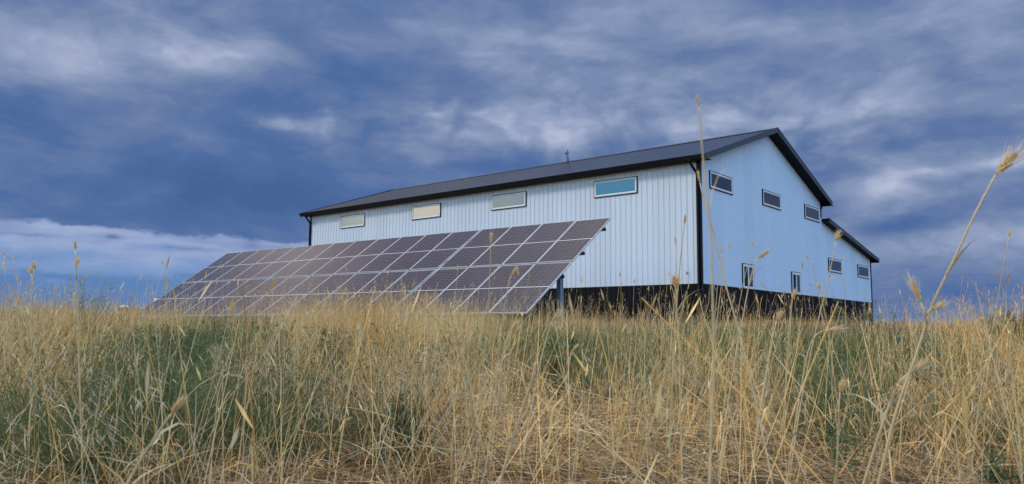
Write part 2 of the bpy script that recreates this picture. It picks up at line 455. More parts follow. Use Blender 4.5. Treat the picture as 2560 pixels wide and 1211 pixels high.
# lean-to head flashing
MB().box((MW+.001, YN+.08, LZ0-.13), (MW+.22, YN+.10, LZ0+.03)).build('flashing', M['charcoal_trim'], B)

# windows: white vinyl frame > pane, dark J-trim ; u = along wall, out = outwards
def window(wall, s0, s1, z0, z1, gl, split=False, label=None):
    def P(s, d, z): return (-d, s, z) if wall == 'long' else (s, -d, z)
    def bx(m, sa, sb, za, zb, da, db):
        a = P(sa, da, za); b = P(sb, db, zb)
        m.box(tuple(map(min, a, b)), tuple(map(max, a, b)))
    z0 += G0; z1 += G0
    jt, fr = .030, (.085 if split else .054)
    def ring(m, a0, a1, b0, b1, t, da, db):
        bx(m, a0, a1, b0, b0+t, da, db); bx(m, a0, a1, b1-t, b1, da, db)
        bx(m, a0, a0+t, b0+t, b1-t, da, db); bx(m, a1-t, a1, b0+t, b1-t, da, db)
    f = MB(); ring(f, s0+jt, s1-jt, z0+jt, z1-jt, fr, .0, .052)
    if split:
        c = (s0+s1)/2; bx(f, c-.045, c+.045, z0+jt+fr, z1-jt-fr, .0, .046)
    w = f.build('window', M['vinyl'], B, bevel=.004)
    if label: w['label'] = label
    t = MB(); ring(t, s0, s1, z0, z1, jt-.002, .0, .044)
    t.build('window_trim', M['black_trim'], w)
    i0, i1, k0, k1 = s0+jt+fr, s1-jt-fr, z0+jt+fr, z1-jt-fr
    if split:
        g = MB(); bx(g, i0, (s0+s1)/2-.045, k0, k1, .0, .027); g.build('pane', M['glass_open'], w)
        g = MB(); bx(g, (s0+s1)/2+.045, i1, k0, k1, .0, .031); g.build('pane', M['glass_gable'], w)
    else:
        sash = MB(); ring(sash, i0, i1, k0, k1, .014, .0, .040); sash.build('sash', M['vinyl'], w)
        g = MB(); bx(g, i0+.014, i1-.014, k0+.014, k1-.014, .0, .030); g.build('pane', M['glass_gable' if wall != 'long' else 'glass'], w)
    return w
for s in (18.128, 12.786, 7.789, 2.494): window('long', s, s+1.93, 3.4166, 4.0617, None)
for s in (.720, 5.389, 10.039): window('gable', s, s+1.883, 3.437, 4.085, None)
for s in (12.948, 17.363): window('gable', s, s+1.883, 1.242, 1.899, None)
for s in (3.31, 8.25): window('gable', s, s+1.03, -.03, .945, None, True)
# hose tap on the long wall near the corner
tp = MB().tube([(-.015, .5, G0+.37), (-.10, .5, G0+.37), (-.13, .5, G0+.32)], .014, 8).tube([(-.075, .46, G0+.41), (-.075, .54, G0+.41)], .009, 6).tube([(-.075, .5, G0+.37), (-.075, .5, G0+.41)], .008, 6)
tp.build('hose_tap', M['dark_metal'], B)

# antenna mast on the roof by the ridge
def antenna():
    y = None
    # find y along the roof so that it stands where the photo shows it
    best = min(np.arange(5, 20, .02), key=lambda yy: abs(to_px(np.array([[RX-.35, yy, zroof(RX-.35)+ZO-1.35]]))[0][0]-1421))
    o = empty('roof_antenna', (RX-.35, best, zroof(RX-.35)+ZO-1.35+.02))
    tag(o, 'thin black antenna mast with a short crossbar standing on the dark roof by the ridge', 'antenna')
    MB().tube([(0, 0, -.03), (-.01, .02, .30), (-.02, .05, .62)], [.030, .026, .022], 8).build('mast', M['dark_metal'], o)
    MB().tube([(0, .14, .46), (0, -.08, .50)], .014, 6).box((-.03, .12, .40), (.03, .17, .50)).build('crossbar', M['dark_metal'], o)
    MB().tube([(0, .13, .42), (0, .14, .25), (0, .10, .12), (0, .04, .02)], .008, 6).build('cable', M['dark_metal'], o)
    MB().box((-.07, -.07, -.05), (.07, .07, .02)).build('mount_foot', M['dark_metal'], o)
antenna()

# ------------------------------------------------------------------ solar arrays
PSI, TILT, CP = 1.608, radians(35.144), 1.02
A0 = np.array([-12.388, -2.303, -1.322+ZO])
av = np.array([cos(PSI), sin(PSI), 0]); nv = np.array([sin(PSI), -cos(PSI), 0])   # along, horizontally towards the barn
PL = 2.03; GAP = 4.118-2*PL
panel_me = frame_me = None
def array_thing(i0, ncol, label, shift):
    org = A0+av*(CP*i0+shift); gz = float(ground(org[0], org[1]))
    e = empty('solar_array', (org[0], org[1], gz)); e.rotation_euler = (0, 0, PSI)
    # local frame: x along the rows, -y towards the barn (nv), z up
    tag(e, label, 'solar array', 'ground-mounted solar arrays beside the barn')
    h0 = org[2]-gz
    def L(a, s, off=0):      # a along, s up the slope, off = distance below the glass
        return (a, -(s*cos(TILT)+off*sin(TILT)), h0+s*sin(TILT)-off*cos(TILT))
    global panel_me, frame_me
    W2, H2 = .996/2, PL/2
    for c in range(ncol):
        for r in range(2):
            if panel_me is None:
                p = MB().box((-W2+.010, -H2+.010, -.004), (W2-.010, H2-.010, .0)).build('solar_panel', M['cells'], e); panel_me = p.data
                f = MB(); t = .015
                for a, b in (((-W2, -H2), (W2, -H2+t)), ((-W2, H2-t), (W2, H2)), ((-W2, -H2+t), (-W2+t, H2-t)), ((W2-t, -H2+t), (W2, H2-t))):
                    f.box((*a, -.036), (*b, .003))
                fo = f.build('panel_frame', M['alu'], p); frame_me = fo.data
            else:
                p = bpy.data.objects.new('solar_panel', panel_me); COL.objects.link(p); p.parent = e
                fo = bpy.data.objects.new('panel_frame', frame_me); COL.objects.link(fo); fo.parent = p
            s = PL/2+r*(PL+GAP)
            p.location = L((c+.5)*CP, s, 0)
            # panel local y up the slope (towards -y of array), x along -> keep z = outward normal
            p.rotation_euler = (0, 0, 0)
            ux = Vector((-1, 0, 0)); uy = Vector((0, -cos(TILT), sin(TILT))); uz = ux.cross(uy)
            # never perfectly flush: each panel sits a fraction of a degree off its neighbours
            p.rotation_euler = (Matrix((ux, uy, uz)).transposed() @ Matrix.Rotation(random.gauss(0, radians(.30)), 3, 'X') @ Matrix.Rotation(random.gauss(0, radians(.30)), 3, 'Y')).to_euler()
    wid = ncol*CP
    for s in (.42, 1.55, 2.55, 3.68):
        MB().hexa([L(-.02, s-.025, .045), L(wid+.02, s-.025, .045), L(wid+.02, s+.025, .045), L(-.02, s+.025, .045)],
                  [L(-.02, s-.025, .115), L(wid+.02, s-.025, .115), L(wid+.02, s+.025, .115), L(-.02, s+.025, .115)]).build('rail', M['dark_metal'], e)
    npost = max(2, round(wid/3.0)+1)
    for k in range(npost):
        a = .30+(wid-.6)*k/(npost-1)
        ar = min(max(a, 1.35), wid-1.35)
        MB().hexa([L(ar-.04, .25, .128), L(ar+.04, .25, .128), L(ar+.04, 3.9, .128), L(ar-.04, 3.9, .128)],
                  [L(ar-.04, .25, .22), L(ar+.04, .25, .22), L(ar+.04, 3.9, .22), L(ar-.04, 3.9, .22)]).build('rafter', M['galv'], e)
        x, y, z = L(a, 1.9, .126); w = .055      # I-section posts
        MB().box((x-w, y-w, -.3), (x+w, y-w+.012, z)).box((x-w, y+w-.012, -.3), (x+w, y+w, z)).box((x-.006, y-w+.012, -.3), (x+.006, y+w-.012, z)).build('post', M['galv'], e)
        x, y, z = L(ar, .75, .2); MB().tube([(x, y, -.3), (x, y, z)], .03, 10).build('post', M['galv'], e)
    MB().box((wid/2-.6, -1.95, h0+.35), (wid/2-.45, -1.8, h0+.60)).build('junction_box', M['plastic_white'], e)
array_thing(0, 4, 'short solar array of four panel columns, nearest the barn corner', -.03)
array_thing(4, 12, 'long solar array of twelve panel columns, stretching left away from the seam', .03)

# white utility tank behind the far end of the long array
def tank():
    p = at(397, 752, 33.5)
    g = float(ground(p[0], p[1])); h = p[2]+.10-g
    o = empty('water_tank', (p[0], p[1], g)); tag(o, 'small white drum tank with a dark lid behind the far left end of the panels', 'tank')
    r = .085*33.5/15
    MB().tube([(0, 0, -.1), (0, 0, h*.3), (0, 0, h*.97), (0, 0, h)], [r, r*1.02, r, r*.9], 20).build('drum', M['plastic_white'], o)
    MB().tube([(0, 0, h-.01), (0, 0, h+.03), (0, 0, h+.05)], [r*.8, r*.8, r*.3], 20).build('lid', M['dark_metal'], o)
tank()

# far farm shed with pale roof, and the brown spoil heap next to it
def far_shed():
    d = 95.0
    p = at(308, 778, d); g = float(ground(p[0], p[1]))-.2
    o = empty('farm_shed', (p[0], p[1], g), (0, 0, YAW+.5)); tag(o, 'tiny far brown shed with a pale roof on the left skyline', 'shed')
    k = d/F_PX
    h = at(308, 769, d)[2]-g; hr = at(308, 763.5, d)[2]-g
    wx, wy = 5*k*1.3, 9*k
    MB().box((-wx, -wy, -1), (wx, wy, h)).build('wall', M['brown_wall'], o)
    MB().prism([(-wx*1.15, -wy*1.2, h+.01), (wx*1.15, -wy*1.2, h+.01), (0, -wy*1.2, hr)], (0, wy*2.4, 0)).build('roof', M['pale_roof'], o)
far_shed()
def spoil_heap():
    d = 80.0; n = 40
    V = []; q = []
    c = at(330, 778, d); side = RT*1.0
    for i in range(n+1):
        for j in range(13):
            s = (i/n-.5)*2; tt = (j/12-.5)*2
            hgt = max(0, 1-s*s)**.7*max(0, 1-tt*tt)**.8*(.7+.6*float(vnoise(i*.35, j*.5, 1, 9)))
            P = c+side*s*2.6+FWH*tt*1.6
            g = float(ground(P[0], P[1]))
            V.append((P[0], P[1], g-.1+hgt*(at(330, 771, d)[2]-g+.1)))
    for i in range(n):
        for j in range(12): q.append((i*13+j, (i+1)*13+j, (i+1)*13+j+1, i*13+j+1))
    tag(sheet_mesh('dirt_mound', np.array(V), np.array(q), M['brown_wall'], smooth=True), kind='structure')
spoil_heap()
# ------------------------------------------------------------------ vegetation
def norm(a): return a/np.maximum(np.linalg.norm(a, axis=-1, keepdims=True), 1e-9)
class Strands:
    "collects many ribbons and links them as ONE mesh"
    def __init__(s): s.V = []; s.Q = []; s.C = []; s.n = 0
    def add(s, root, d, L, w, col, bend=0, bdir=None, drop=0, nseg=3, prof='stem', wdir=None):
        N = len(root)
        if N == 0: return
        L = np.broadcast_to(L, N).astype(float); w = np.broadcast_to(w, N); bend = np.broadcast_to(bend, N); drop = np.broadcast_to(drop, N)
        d = norm(d)
        if bdir is None:
            a = rng.uniform(0, 2*pi, N); bdir = np.stack([np.cos(a), np.sin(a), 0*a], -1)
        if wdir is None: wdir = rng.normal(size=(N, 3))
        wd = norm(np.cross(d, wdir))
        t = np.linspace(0, 1, nseg+1)
        if prof == 'stem': pw = 1-.45*t
        elif prof == 'leaf': pw = np.interp(t, [0, .3, 1], [.7, 1, .06])
        else: pw = np.interp(t, [0, .35, .7, 1], [.25, 1, .75, .08])
        P = root[:, None] + d[:, None]*(L[:, None]*t)[..., None] + bdir[:, None]*((bend*L)[:, None]*t**2)[..., None]
        P[..., 2] -= (drop*L)[:, None]*t**2.2
        off = wd[:, None]*(w[:, None]*pw/2)[..., None]
        V = np.stack([P-off, P+off], 2).reshape(N, -1, 3)
        k = 2*(nseg+1)
        base = s.n + np.arange(N)[:, None]*k + 2*np.arange(nseg)
        q = np.stack([base, base+1, base+3, base+2], -1).reshape(-1, 4)
        s.V.append(V.reshape(-1, 3)); s.Q.append(q); s.C.append(np.repeat(np.broadcast_to(col, (N, 3)), k, 0)); s.n += N*k
        return P[:, -1]
    def build(s, name, mat, parent=None):
        return sheet_mesh(name, np.concatenate(s.V), np.concatenate(s.Q), mat, np.concatenate(s.C), parent)

def cap(P, d, L, wild=.002):
    "stems near the trampled spot where the picture was taken stay low"
    r = np.hypot(P[:, 0]-CAM[0], P[:, 1]-CAM[1])
    mx = CAM[2]-P[:, 2]+.012+.042*r*rng.uniform(.3, 1.15, len(P))
    mx = np.where(rng.uniform(size=len(P)) < wild, mx*1.3, mx)/np.maximum(norm(d)[:, 2], .35)
    return np.minimum(L, mx)
STRAW = np.array([(.84, .61, .28), (.78, .53, .21), (.88, .72, .42), (.70, .44, .16), (.82, .65, .38), (.60, .49, .32)])
ORANGE = np.array([(.64, .34, .10), (.56, .28, .085), (.68, .42, .15), (.48, .25, .09)])
PALE = np.array([(.76, .62, .38), (.70, .54, .33), (.80, .67, .44), (.62, .48, .31)])
THATCH = np.array([(.74, .53, .30), (.60, .40, .21), (.82, .64, .41), (.40, .26, .15), (.72, .56, .41), (.24, .15, .08), (.30, .20, .12), (.86, .70, .48)])
GREEN = np.array([(.105, .142, .042), (.135, .168, .050), (.080, .118, .042), (.18, .20, .085), (.14, .165, .090)])
def pick(pal, n, var=.14):
    c = pal[rng.integers(0, len(pal), n)]*(np.array((1.08, .985, .83)) if pal[0][0] > .3 and pal[0][2] < .32 else 1.0)
    return np.clip(c*rng.uniform(1-var, 1+var, (n, 1))*rng.uniform(.96, 1.04, (n, 3)), 0, 1)
def fan(n, r0, r1, half=50):
    r = np.sqrt(rng.uniform(r0*r0, r1*r1, n)); a = YAW+radians(half)*rng.uniform(-1, 1, n)
    x = CAM[0]+r*np.cos(a); y = CAM[1]+r*np.sin(a)
    ok = ~((x > -.12) & (x < 19.9) & (y > -.12) & (y < 22.9))
    x, y, r = x[ok], y[ok], r[ok]
    return np.stack([x, y, ground(x, y)], -1), r
def field(P, lst):
    u, v, w = to_px(P)
    f = np.zeros(len(P))
    for (cu, cv, su, sv, a) in lst: f += a*np.exp(-((u-cu)/su)**2-((v-cv)/sv)**2)
    return f
# where the photo shows each kind of growth (centre, spread in photo pixels, amount): real ground positions follow
FG = [(30, 850, 70, 60, 1.1), (380, 960, 150, 75, 1.2), (600, 835, 120, 35, .9), (640, 900, 110, 60, .7), (850, 870, 60, 60, .7), (980, 900, 60, 60, .5),
      (1260, 845, 70, 40, .6), (1390, 900, 70, 80, 1.1), (1460, 975, 60, 40, .7), (1650, 880, 190, 36, 1.2), (2150, 885, 300, 48, 1.3), (2350, 935, 130, 40, .8),
      (1850, 905, 110, 50, .5), (330, 1130, 150, 60, .7), (580, 1125, 160, 50, .6), (1010, 1130, 75, 60, .9), (1400, 1160, 90, 40, .5), (2080, 1080, 90, 90, .7),
      (2480, 1170, 90, 40, .7), (860, 1060, 40, 80, .5), (230, 1190, 80, 40, .5), (1100, 880, 60, 60, .5), (1600, 950, 80, 40, .3)]
FO = [(210, 850, 150, 60, 1), (900, 930, 70, 100, .9), (900, 825, 160, 35, .8), (2000, 822, 400, 14, .6), (2450, 900, 130, 70, .8), (130, 1050, 90, 90, .4), (2350, 1150, 100, 70, .4), (1350, 1010, 120, 40, .5)]
FF = [(1300, 1060, 260, 110, 1), (2400, 1000, 210, 70, .9), (1750, 1100, 180, 90, .6), (150, 1170, 160, 60, .8), (560, 1060, 160, 50, .5), (2000, 1000, 100, 60, .4)]
FP = [(620, 1010, 130, 110, .9), (1010, 1060, 110, 110, 1.0), (1080, 900, 90, 60, .7), (900, 1180, 120, 50, .7), (560, 1150, 160, 40, .8), (1900, 900, 220, 50, .4), (200, 1190, 150, 40, .6), (1850, 1150, 150, 60, .5)]
FT = [(900, 890, 190, 70, .95), (650, 890, 150, 60, .6), (1120, 890, 120, 60, .6), (60, 900, 130, 90, .4), (2400, 890, 170, 60, .5), (1780, 1000, 120, 200, .25)]
FM = [(1900, 838, 520, 20, .9)]
def wall_short(P):
    "grass is short near the barn and over the mown strip to its right"
    dx = np.maximum(np.maximum(-P[:, 0], P[:, 0]-19.7), 0); dy = np.maximum(np.maximum(-P[:, 1], P[:, 1]-22.7), 0)
    dd = np.hypot(dx, dy)
    right = np.clip((-3.0-P[:, 1]+(P[:, 0]+12.4)*.6)/3, 0, 1)*np.clip((np.hypot(P[:, 0]-CAM[0], P[:, 1]-CAM[1])-9)/5, 0, 1)
    near = np.clip(1-dd/7, 0, 1)
    return 1-.62*np.maximum(near, right*.8)
def upright(P, lean, sd=None):
    N = len(P); a = rng.uniform(0, 2*pi, N); l = np.abs(rng.normal(0, 1, N))*lean
    l = np.minimum(l, 1.3)
    return np.stack([np.sin(l)*np.cos(a)+.05, np.sin(l)*np.sin(a), np.cos(l)], -1)
def tufts(C, per, spread):
    n = rng.poisson(per, len(C)) if np.isscalar(per) else rng.poisson(per)
    idx = np.repeat(np.arange(len(C)), n)
    off = rng.normal(0, 1, (len(idx), 2))*(spread if np.isscalar(spread) else spread[idx][:, None])
    P = C[idx].copy(); P[:, :2] += off
    P[:, 2] = ground(P[:, 0], P[:, 1])
    return P, idx, off
def keep(P, p):
    return P[rng.uniform(size=len(P)) < p]
def clear(P, r=.5):
    return P[np.hypot(P[:, 0]-CAM[0], P[:, 1]-CAM[1]) > r]

dry, lit, grn, brm, sed = Strands(), Strands(), Strands(), Strands(), Strands()
ZONES = [  # r0, r1, straw tufts /m2, stems per tuft, width scale, litter /m2, green tufts /m2, blades per tuft
    (.62, 2.2, 40, 10, 1.0, 4200, 90, 60), (2.2, 4.5, 42, 12, 1.05, 2300, 75, 56), (4.5, 9, 27, 10, 1.3, 700, 46, 44), (9, 16, 14, 9, 1.6, 180, 20, 36), (16, 32, 6.5, 7, 2.4, 30, 6.0, 24), (32, 85, 1.4, 7, 4.5, 0, .25, 12)]
HALF = 49
for (r0, r1, ts, per, ws, lt, gt, gb) in ZONES:
    area = radians(HALF)*(r1*r1-r0*r0)
    far = r0 >= 9
    # --- upright straw in tufts
    C, r = fan(int(area*ts*1.3), r0, r1, HALF)
    g = field(C, FG); fl = field(C, FF); o = field(C, FO); tl = field(C, FT); fm = field(C, FM)
    nz = vnoise(C[:, 0], C[:, 1], 1.1, 21); nz2 = vnoise(C[:, 0], C[:, 1], .35, 22)
    p = np.clip(-.12+1.7*nz-1.15*g-.30*fl+.7*tl+.45*o-.9*fm, .025, 1)
    kk = rng.uniform(size=len(C)) < p
    C, g, fl, o, tl, nz = C[kk], g[kk], fl[kk], o[kk], tl[kk], nz[kk]
    P, idx, off = tufts(C, per, .045 if not far else .10)
    hs = wall_short(P)*(1+1.0*tl[idx])*(1-.25*np.clip(fl[idx], 0, 1))
    L = rng.gamma(9, 1/9, len(P))*np.where(rng.uniform(size=len(P)) < .25, .50, .33)*hs*(1.0 if r0 > 2 else .92)
    d = upright(P, .24 if far else .40); d[:, :2] += off*(3.0 if not far else .8) 
    brk = rng.uniform(size=len(P)) < (.10 if far else .26)
    d[brk] = upright(P[brk], 1.0)
    orange = rng.uniform(size=len(P)) < np.clip(.12+.9*o[idx], 0, .95)
    L = np.where(brk, L*(.55 if r0 < 4 else .8), L); L = cap(P, d, L)
    col = np.where(orange[:, None], pick(ORANGE, len(P)), pick(STRAW, len(P)))
    w = rng.uniform(.0010, .0023, len(P))*ws
    kp = np.hypot(P[:, 0]-CAM[0], P[:, 1]-CAM[1]) > .55
    kp &= ~(brk & (np.hypot(P[:, 0]-CAM[0], P[:, 1]-CAM[1]) < 2.0))
    kp &= ~((np.hypot(P[:, 0]-CAM[0], P[:, 1]-CAM[1]) < 1.2) & (rng.uniform(size=len(P)) < .55))
    P, L, d, col, w = P[kp], L[kp], d[kp], col[kp], w[kp]
    dry.add(P, d, L, w, col, bend=np.abs(rng.normal(0, .17, len(P))), nseg=4 if r0 < 4 else 3)
    # dry leaf blades on the stems
    m = rng.uniform(size=len(P)) < (.75 if not far else .35)
    Q = P[m]+norm(d[m])*(L[m]*rng.uniform(.1, .65, m.sum()))[:, None]
    dl = upright(Q, .8); Ll = rng.uniform(.06, .20, m.sum())*(1 if not far else 1.3)
    dry.add(Q, dl, Ll, rng.uniform(.0012, .0029, m.sum())*ws, pick(STRAW, m.sum())*.95, bend=.15, drop=rng.uniform(.1, .9, m.sum()), nseg=3 if r0 < 4 else 2, prof='leaf')
    # small spikes on some stems
    m = rng.uniform(size=len(P)) < .22
    tip = P[m]+norm(d[m])*(L[m]*.97)[:, None]
    dry.add(tip, norm(d[m])+rng.normal(0, .25, (m.sum(), 3)), rng.uniform(.02, .045, m.sum()), rng.uniform(.003, .0055, m.sum())*min(ws, 2.2), pick(STRAW, m.sum()), nseg=2, prof='lens')
    # --- lodged and broken straw lying in the litter
    if lt:
        n = int(area*lt); A, r = fan(n, r0, r1, HALF)
        fl = field(A, FF); g = field(A, FG)
        A = A[rng.uniform(size=len(A)) < np.clip(.5+.6*fl-.35*g, .08, 1)]
        n = len(A); fl = field(A, FF)
        A[:, 2] += np.abs(rng.normal(0, .035, n))*(1+1.1*fl)
        swirl = vnoise(A[:, 0], A[:, 1], 1.4, 31)*9+rng.normal(0, 1.15, n)
        e = rng.normal(.16, .30, n)
        d = np.stack([np.cos(swirl)*np.cos(e), np.sin(swirl)*np.cos(e), np.sin(e)], -1)
        lit.add(A, d, rng.uniform(.04, .24, n), rng.uniform(.0010, .0025, n)*ws, pick(THATCH, n, .28)*(.70+.45*np.clip(fl, 0, 1))[:, None], bend=np.abs(rng.normal(0, .2, n)), drop=rng.uniform(0, .2, n), nseg=2, prof='stem')  # tint lowered outside lodged patches: shaded gaps between straws put into the colour
    # --- green weeds: clumps of fine blades and feathery leaves
    C, r = fan(int(area*gt*1.2), r0, r1, HALF); g = field(C, FG)
    nz = vnoise(C[:, 0], C[:, 1], .9, 41)
    C = C[rng.uniform(size=len(C)) < np.clip(.13+1.0*g+1.0*(nz-.5), 0, 1)]
    P, idx, off = tufts(C, gb, .05 if not far else .12)
    hgt = (.12+.19*rng.uniform(size=len(C)))[idx]*wall_short(P)**.6
    stem_d = upright(P, .45); stem_d[:, :2] += off*4
    kp = np.hypot(P[:, 0]-CAM[0], P[:, 1]-CAM[1]) > 1.0
    P, hgt, stem_d, idx = P[kp], hgt[kp], stem_d[kp], idx[kp]
    tone = (.75+.5*rng.uniform(size=len(C)))[idx][:, None]
    colg = pick(GREEN, len(P))*tone
    grn.add(P, stem_d, hgt*rng.uniform(.6, 1.5, len(P)), rng.uniform(.0012, .0026, len(P))*ws, colg, bend=.12, drop=.1, nseg=2, prof='leaf')
    nl = 3 if not far else 1
    for k in range(nl):
        Q = P+norm(stem_d)*(hgt*rng.uniform(.25, 1.2, len(P)))[:, None]
        grn.add(Q, upright(Q, .9), rng.uniform(.012, .045, len(P))*(2 if far else .5 if r0 < 2 else .8), rng.uniform(.0024, .0056, len(P))*ws*(.45 if r0 < 2 else .75 if r0 < 4 else 1), colg*rng.uniform(.6, 1.75, (len(P), 1)), bend=.2, drop=.2, nseg=1 if far else 2, prof='lens')
    # --- drooping pale brome spikelets
    if r0 < 16:
        C, r = fan(int(area*(24 if r0 < 4 else 12 if r0 < 9 else 6)), r0, r1, HALF); f = field(C, FP)+1.1*field(C, FO)
        C = C[rng.uniform(size=len(C)) < np.clip(.10+.9*f, 0, 1)]
        P, idx, off = tufts(C, 5, .05)
        P = clear(P, .65)
        L = rng.uniform(.16, .34, len(P)); d = upright(P, .35)
        col = pick(PALE, len(P))
        og = rng.uniform(size=len(P)) < np.clip(field(P, FO)*1.2-.1, 0, .9)
        col[og] = pick(ORANGE, og.sum())
        tip = brm.add(P, d, L, .0011*ws, col, bend=.25, drop=.08, nseg=3)
        for k in range(12):
            n = len(P); a = rng.uniform(0, 2*pi, n)
            Q = tip+rng.normal(0, .016, (n, 3)); Q[:, 2] -= rng.uniform(0, .04, n)
            dd = np.stack([np.cos(a)*.55+.25, np.sin(a)*.55, -rng.uniform(.2, 1.2, n)], -1)
            brm.add(Q, dd, rng.uniform(.018, .036, n), rng.uniform(.0016, .0032, n)*ws, np.where(og[:, None], pick(ORANGE, n), pick(PALE, n)), nseg=2, prof='lens')
# --- dense golden clumps taller than their surroundings
for (u, d_, n_, h_, o_) in ((860, 6.2, 110, .57, .4), (925, 5.6, 130, .60, .5), (985, 6.6, 110, .64, .3), (790, 7.2, 80, .56, .3), (1095, 6.2, 90, .56, .2), (1140, 5.2, 60, .48, .1), (1040, 7.0, 80, .56, .2), (640, 8.5, 60, .50, .2), (560, 9.0, 50, .45, .2),
    (2440, 4.6, 70, .52, .3), (2490, 5.2, 70, .56, .3), (2400, 5.8, 60, .50, .3), (2540, 4.2, 60, .54, .3), (60, 4.2, 50, .50, .1), (110, 4.8, 40, .46, .1), (1690, 5.0, 26, .44, .1), (1500, 6.0, 24, .42, .1), (1850, 4.4, 24, .40, .1),
    (930, 3.4, 50, .34, .8), (1030, 4.4, 50, .40, .3), (720, 5.4, 40, .40, .1), (1240, 5.2, 40, .42, .1), (2250, 5.0, 30, .40, .1), (200, 6.5, 60, .42, .9), (290, 7.0, 60, .40, .9),
    (1372, 11.5, 70, .74, .1), (1405, 11.0, 90, .70, .1), (1440, 12, 60, .60, .1), (1500, 12, 50, .40, .1), (1570, 12.5, 50, .38, .1), (1640, 12, 40, .36, .1)):
    q = at(u, 850, d_); C = np.array([[q[0], q[1], 0.0]])
    P, idx, off = tufts(C, n_, .085); N = len(P)
    d = upright(P, .13); d[:, :2] += off*1.5
    L = h_*rng.uniform(.55, 1.08, N)
    col = np.where((rng.uniform(size=N) < o_)[:, None], pick(ORANGE, N), pick(STRAW, N))
    tip = dry.add(P, d, L, rng.uniform(.0012, .0025, N)*(1+.06*d_), col, bend=np.abs(rng.normal(0, .12, N)), nseg=3)
    dry.add(tip, norm(d)+rng.normal(0, .22, (N, 3)), rng.uniform(.02, .05, N), rng.uniform(.0024, .0045, N)*(1+.05*d_), pick(STRAW, N), nseg=2, prof='lens')
    Q = P+norm(d)*(L*rng.uniform(.1, .7, N))[:, None]
    dry.add(Q, upright(Q, .6), rng.uniform(.08, .22, N), rng.uniform(.0015, .0032, N)*(1+.05*d_), pick(STRAW, N), bend=.2, drop=rng.uniform(.1, .7, N), nseg=3, prof='leaf')
# --- taller, thin seed grass that stands above the rest, crossing the skyline
def seedgrass(n, r0, r1, hmin, hmax, wsc, prob=None, spk=20):
    A, r = fan(n, r0, r1, HALF)
    if prob is not None: A = A[rng.uniform(size=len(A)) < prob(A)]
    A = clear(A, 1.0); n = len(A)
    L = rng.uniform(hmin, hmax, n)*wall_short(A)**.5; d = upright(A, .13)
    tip = sed.add(A, d, L, rng.uniform(.0010, .0018, n)*wsc, pick(STRAW, n), bend=rng.uniform(0, .15, n), nseg=3)
    kind = rng.uniform(size=n) < .45
    # open panicles
    T = tip[~kind]; m = len(T); dn = norm(d[~kind])
    for k in range(spk):
        f = rng.uniform(0, .12, m); a = rng.uniform(0, 2*pi, m); rr = rng.uniform(.004, .030, m)
        Q = T-dn*f[:, None]+np.stack([np.cos(a)*rr, np.sin(a)*rr, rng.normal(0, .006, m)], -1)
        sed.add(Q, upright(Q, .9), rng.uniform(.006, .014, m), rng.uniform(.0020, .0036, m)*wsc, pick(PALE, m), nseg=1, prof='leaf')
    # single spikes
    T = tip[kind]; m = len(T); dn = norm(d[kind]+rng.normal(0, .22, (n, 3))[kind])
    Lh = rng.uniform(.022, .045, m)
    for k in range(2):
        sed.add(T, dn, Lh, rng.uniform(.004, .0065, m)*min(wsc, 1.6), pick(STRAW, m), nseg=3, prof='lens')
    for k in range(4):
        sed.add(T+dn*(Lh*.45)[:, None], dn+rng.normal(0, .28, (m, 3)), Lh*.8, .0011*wsc, pick(PALE, m), nseg=1, prof='leaf')
seedgrass(110, 1.8, 3.5, .34, .50, 1.0)
seedgrass(520, 3.5, 9, .40, .68, 1.15)
seedgrass(2300, 8, 17, .40, .85, 1.6, lambda A: np.clip(.25+1.5*field(A, [(560, 850, 330, 60, .8), (900, 850, 200, 60, .5), (2450, 850, 200, 60, .6)]), 0, 1))
seedgrass(1200, 17, 30, .30, .60, 2.2)
tag(dry.build('dry_grass', M['straw']), kind='stuff')
tag(lit.build('straw_litter', M['straw']), kind='stuff')
tag(grn.build('green_weeds', M['leaf']), kind='stuff')
tag(brm.build('drooping_brome', M['head']), kind='stuff')
tag(sed.build('seed_grass', M['straw']), kind='stuff')

# ------------------------------------------------------------------ single tall stalks
def head_mesh(kind):
    "a seed head of length 1 along +z, base at the origin"
    s = Strands(); r2 = np.random.default_rng(dict(spike=3, awned=5, bushy=9)[kind])
    n, wid, aw, spread = dict(spike=(30, .10, .22, .28), awned=(34, .12, .75, .34), bushy=(46, .17, .45, .55))[kind]
    z = np.linspace(0, .72, n); a = np.arange(n)*2.399
    env = np.interp(z, [0, .15, .45, .72], [.35, 1, 1, .5])
    out = np.stack([np.cos(a), np.sin(a), 0*a], -1)
    root = out*(wid*.25*env)[:, None]; root[:, 2] = z
    d = out*(spread*env)[:, None]+np.array([0, 0, 1.0]); d += r2.normal(0, .05, d.shape)
    base = np.array((.86, .62, .30))*r2.uniform(.78, 1.15, (n, 1))
    for k in range(2):
        s.add(root, d, .26, wid*.62, base*r2.uniform(.9, 1.1, (n, 1)), nseg=3, prof='lens', wdir=(out if k else np.cross(d, out)))
    tip = root+norm(d)*.24
    for k in range(2):
        s.add(tip, d+r2.normal(0, .10, d.shape), aw*r2.uniform(.35, 1, n), .016, np.array((.86, .70, .45))*r2.uniform(.85, 1.1, (n, 1)), nseg=2, prof='leaf')
    # core
    m = MB(); m.tube([(0, 0, -.02), (0, 0, .1), (0, 0, .45), (0, 0, .8)], [wid*.16, wid*.30, wid*.30, wid*.08], 7)
    k = s.n; V = np.array(m.v); q = np.array([f for f in m.f if len(f) == 4])+k
    s.V.append(V); s.Q.append(q); s.C.append(np.broadcast_to(np.array((.50, .36, .15)), V.shape)); s.n += len(V)
    return s
_heads = {}
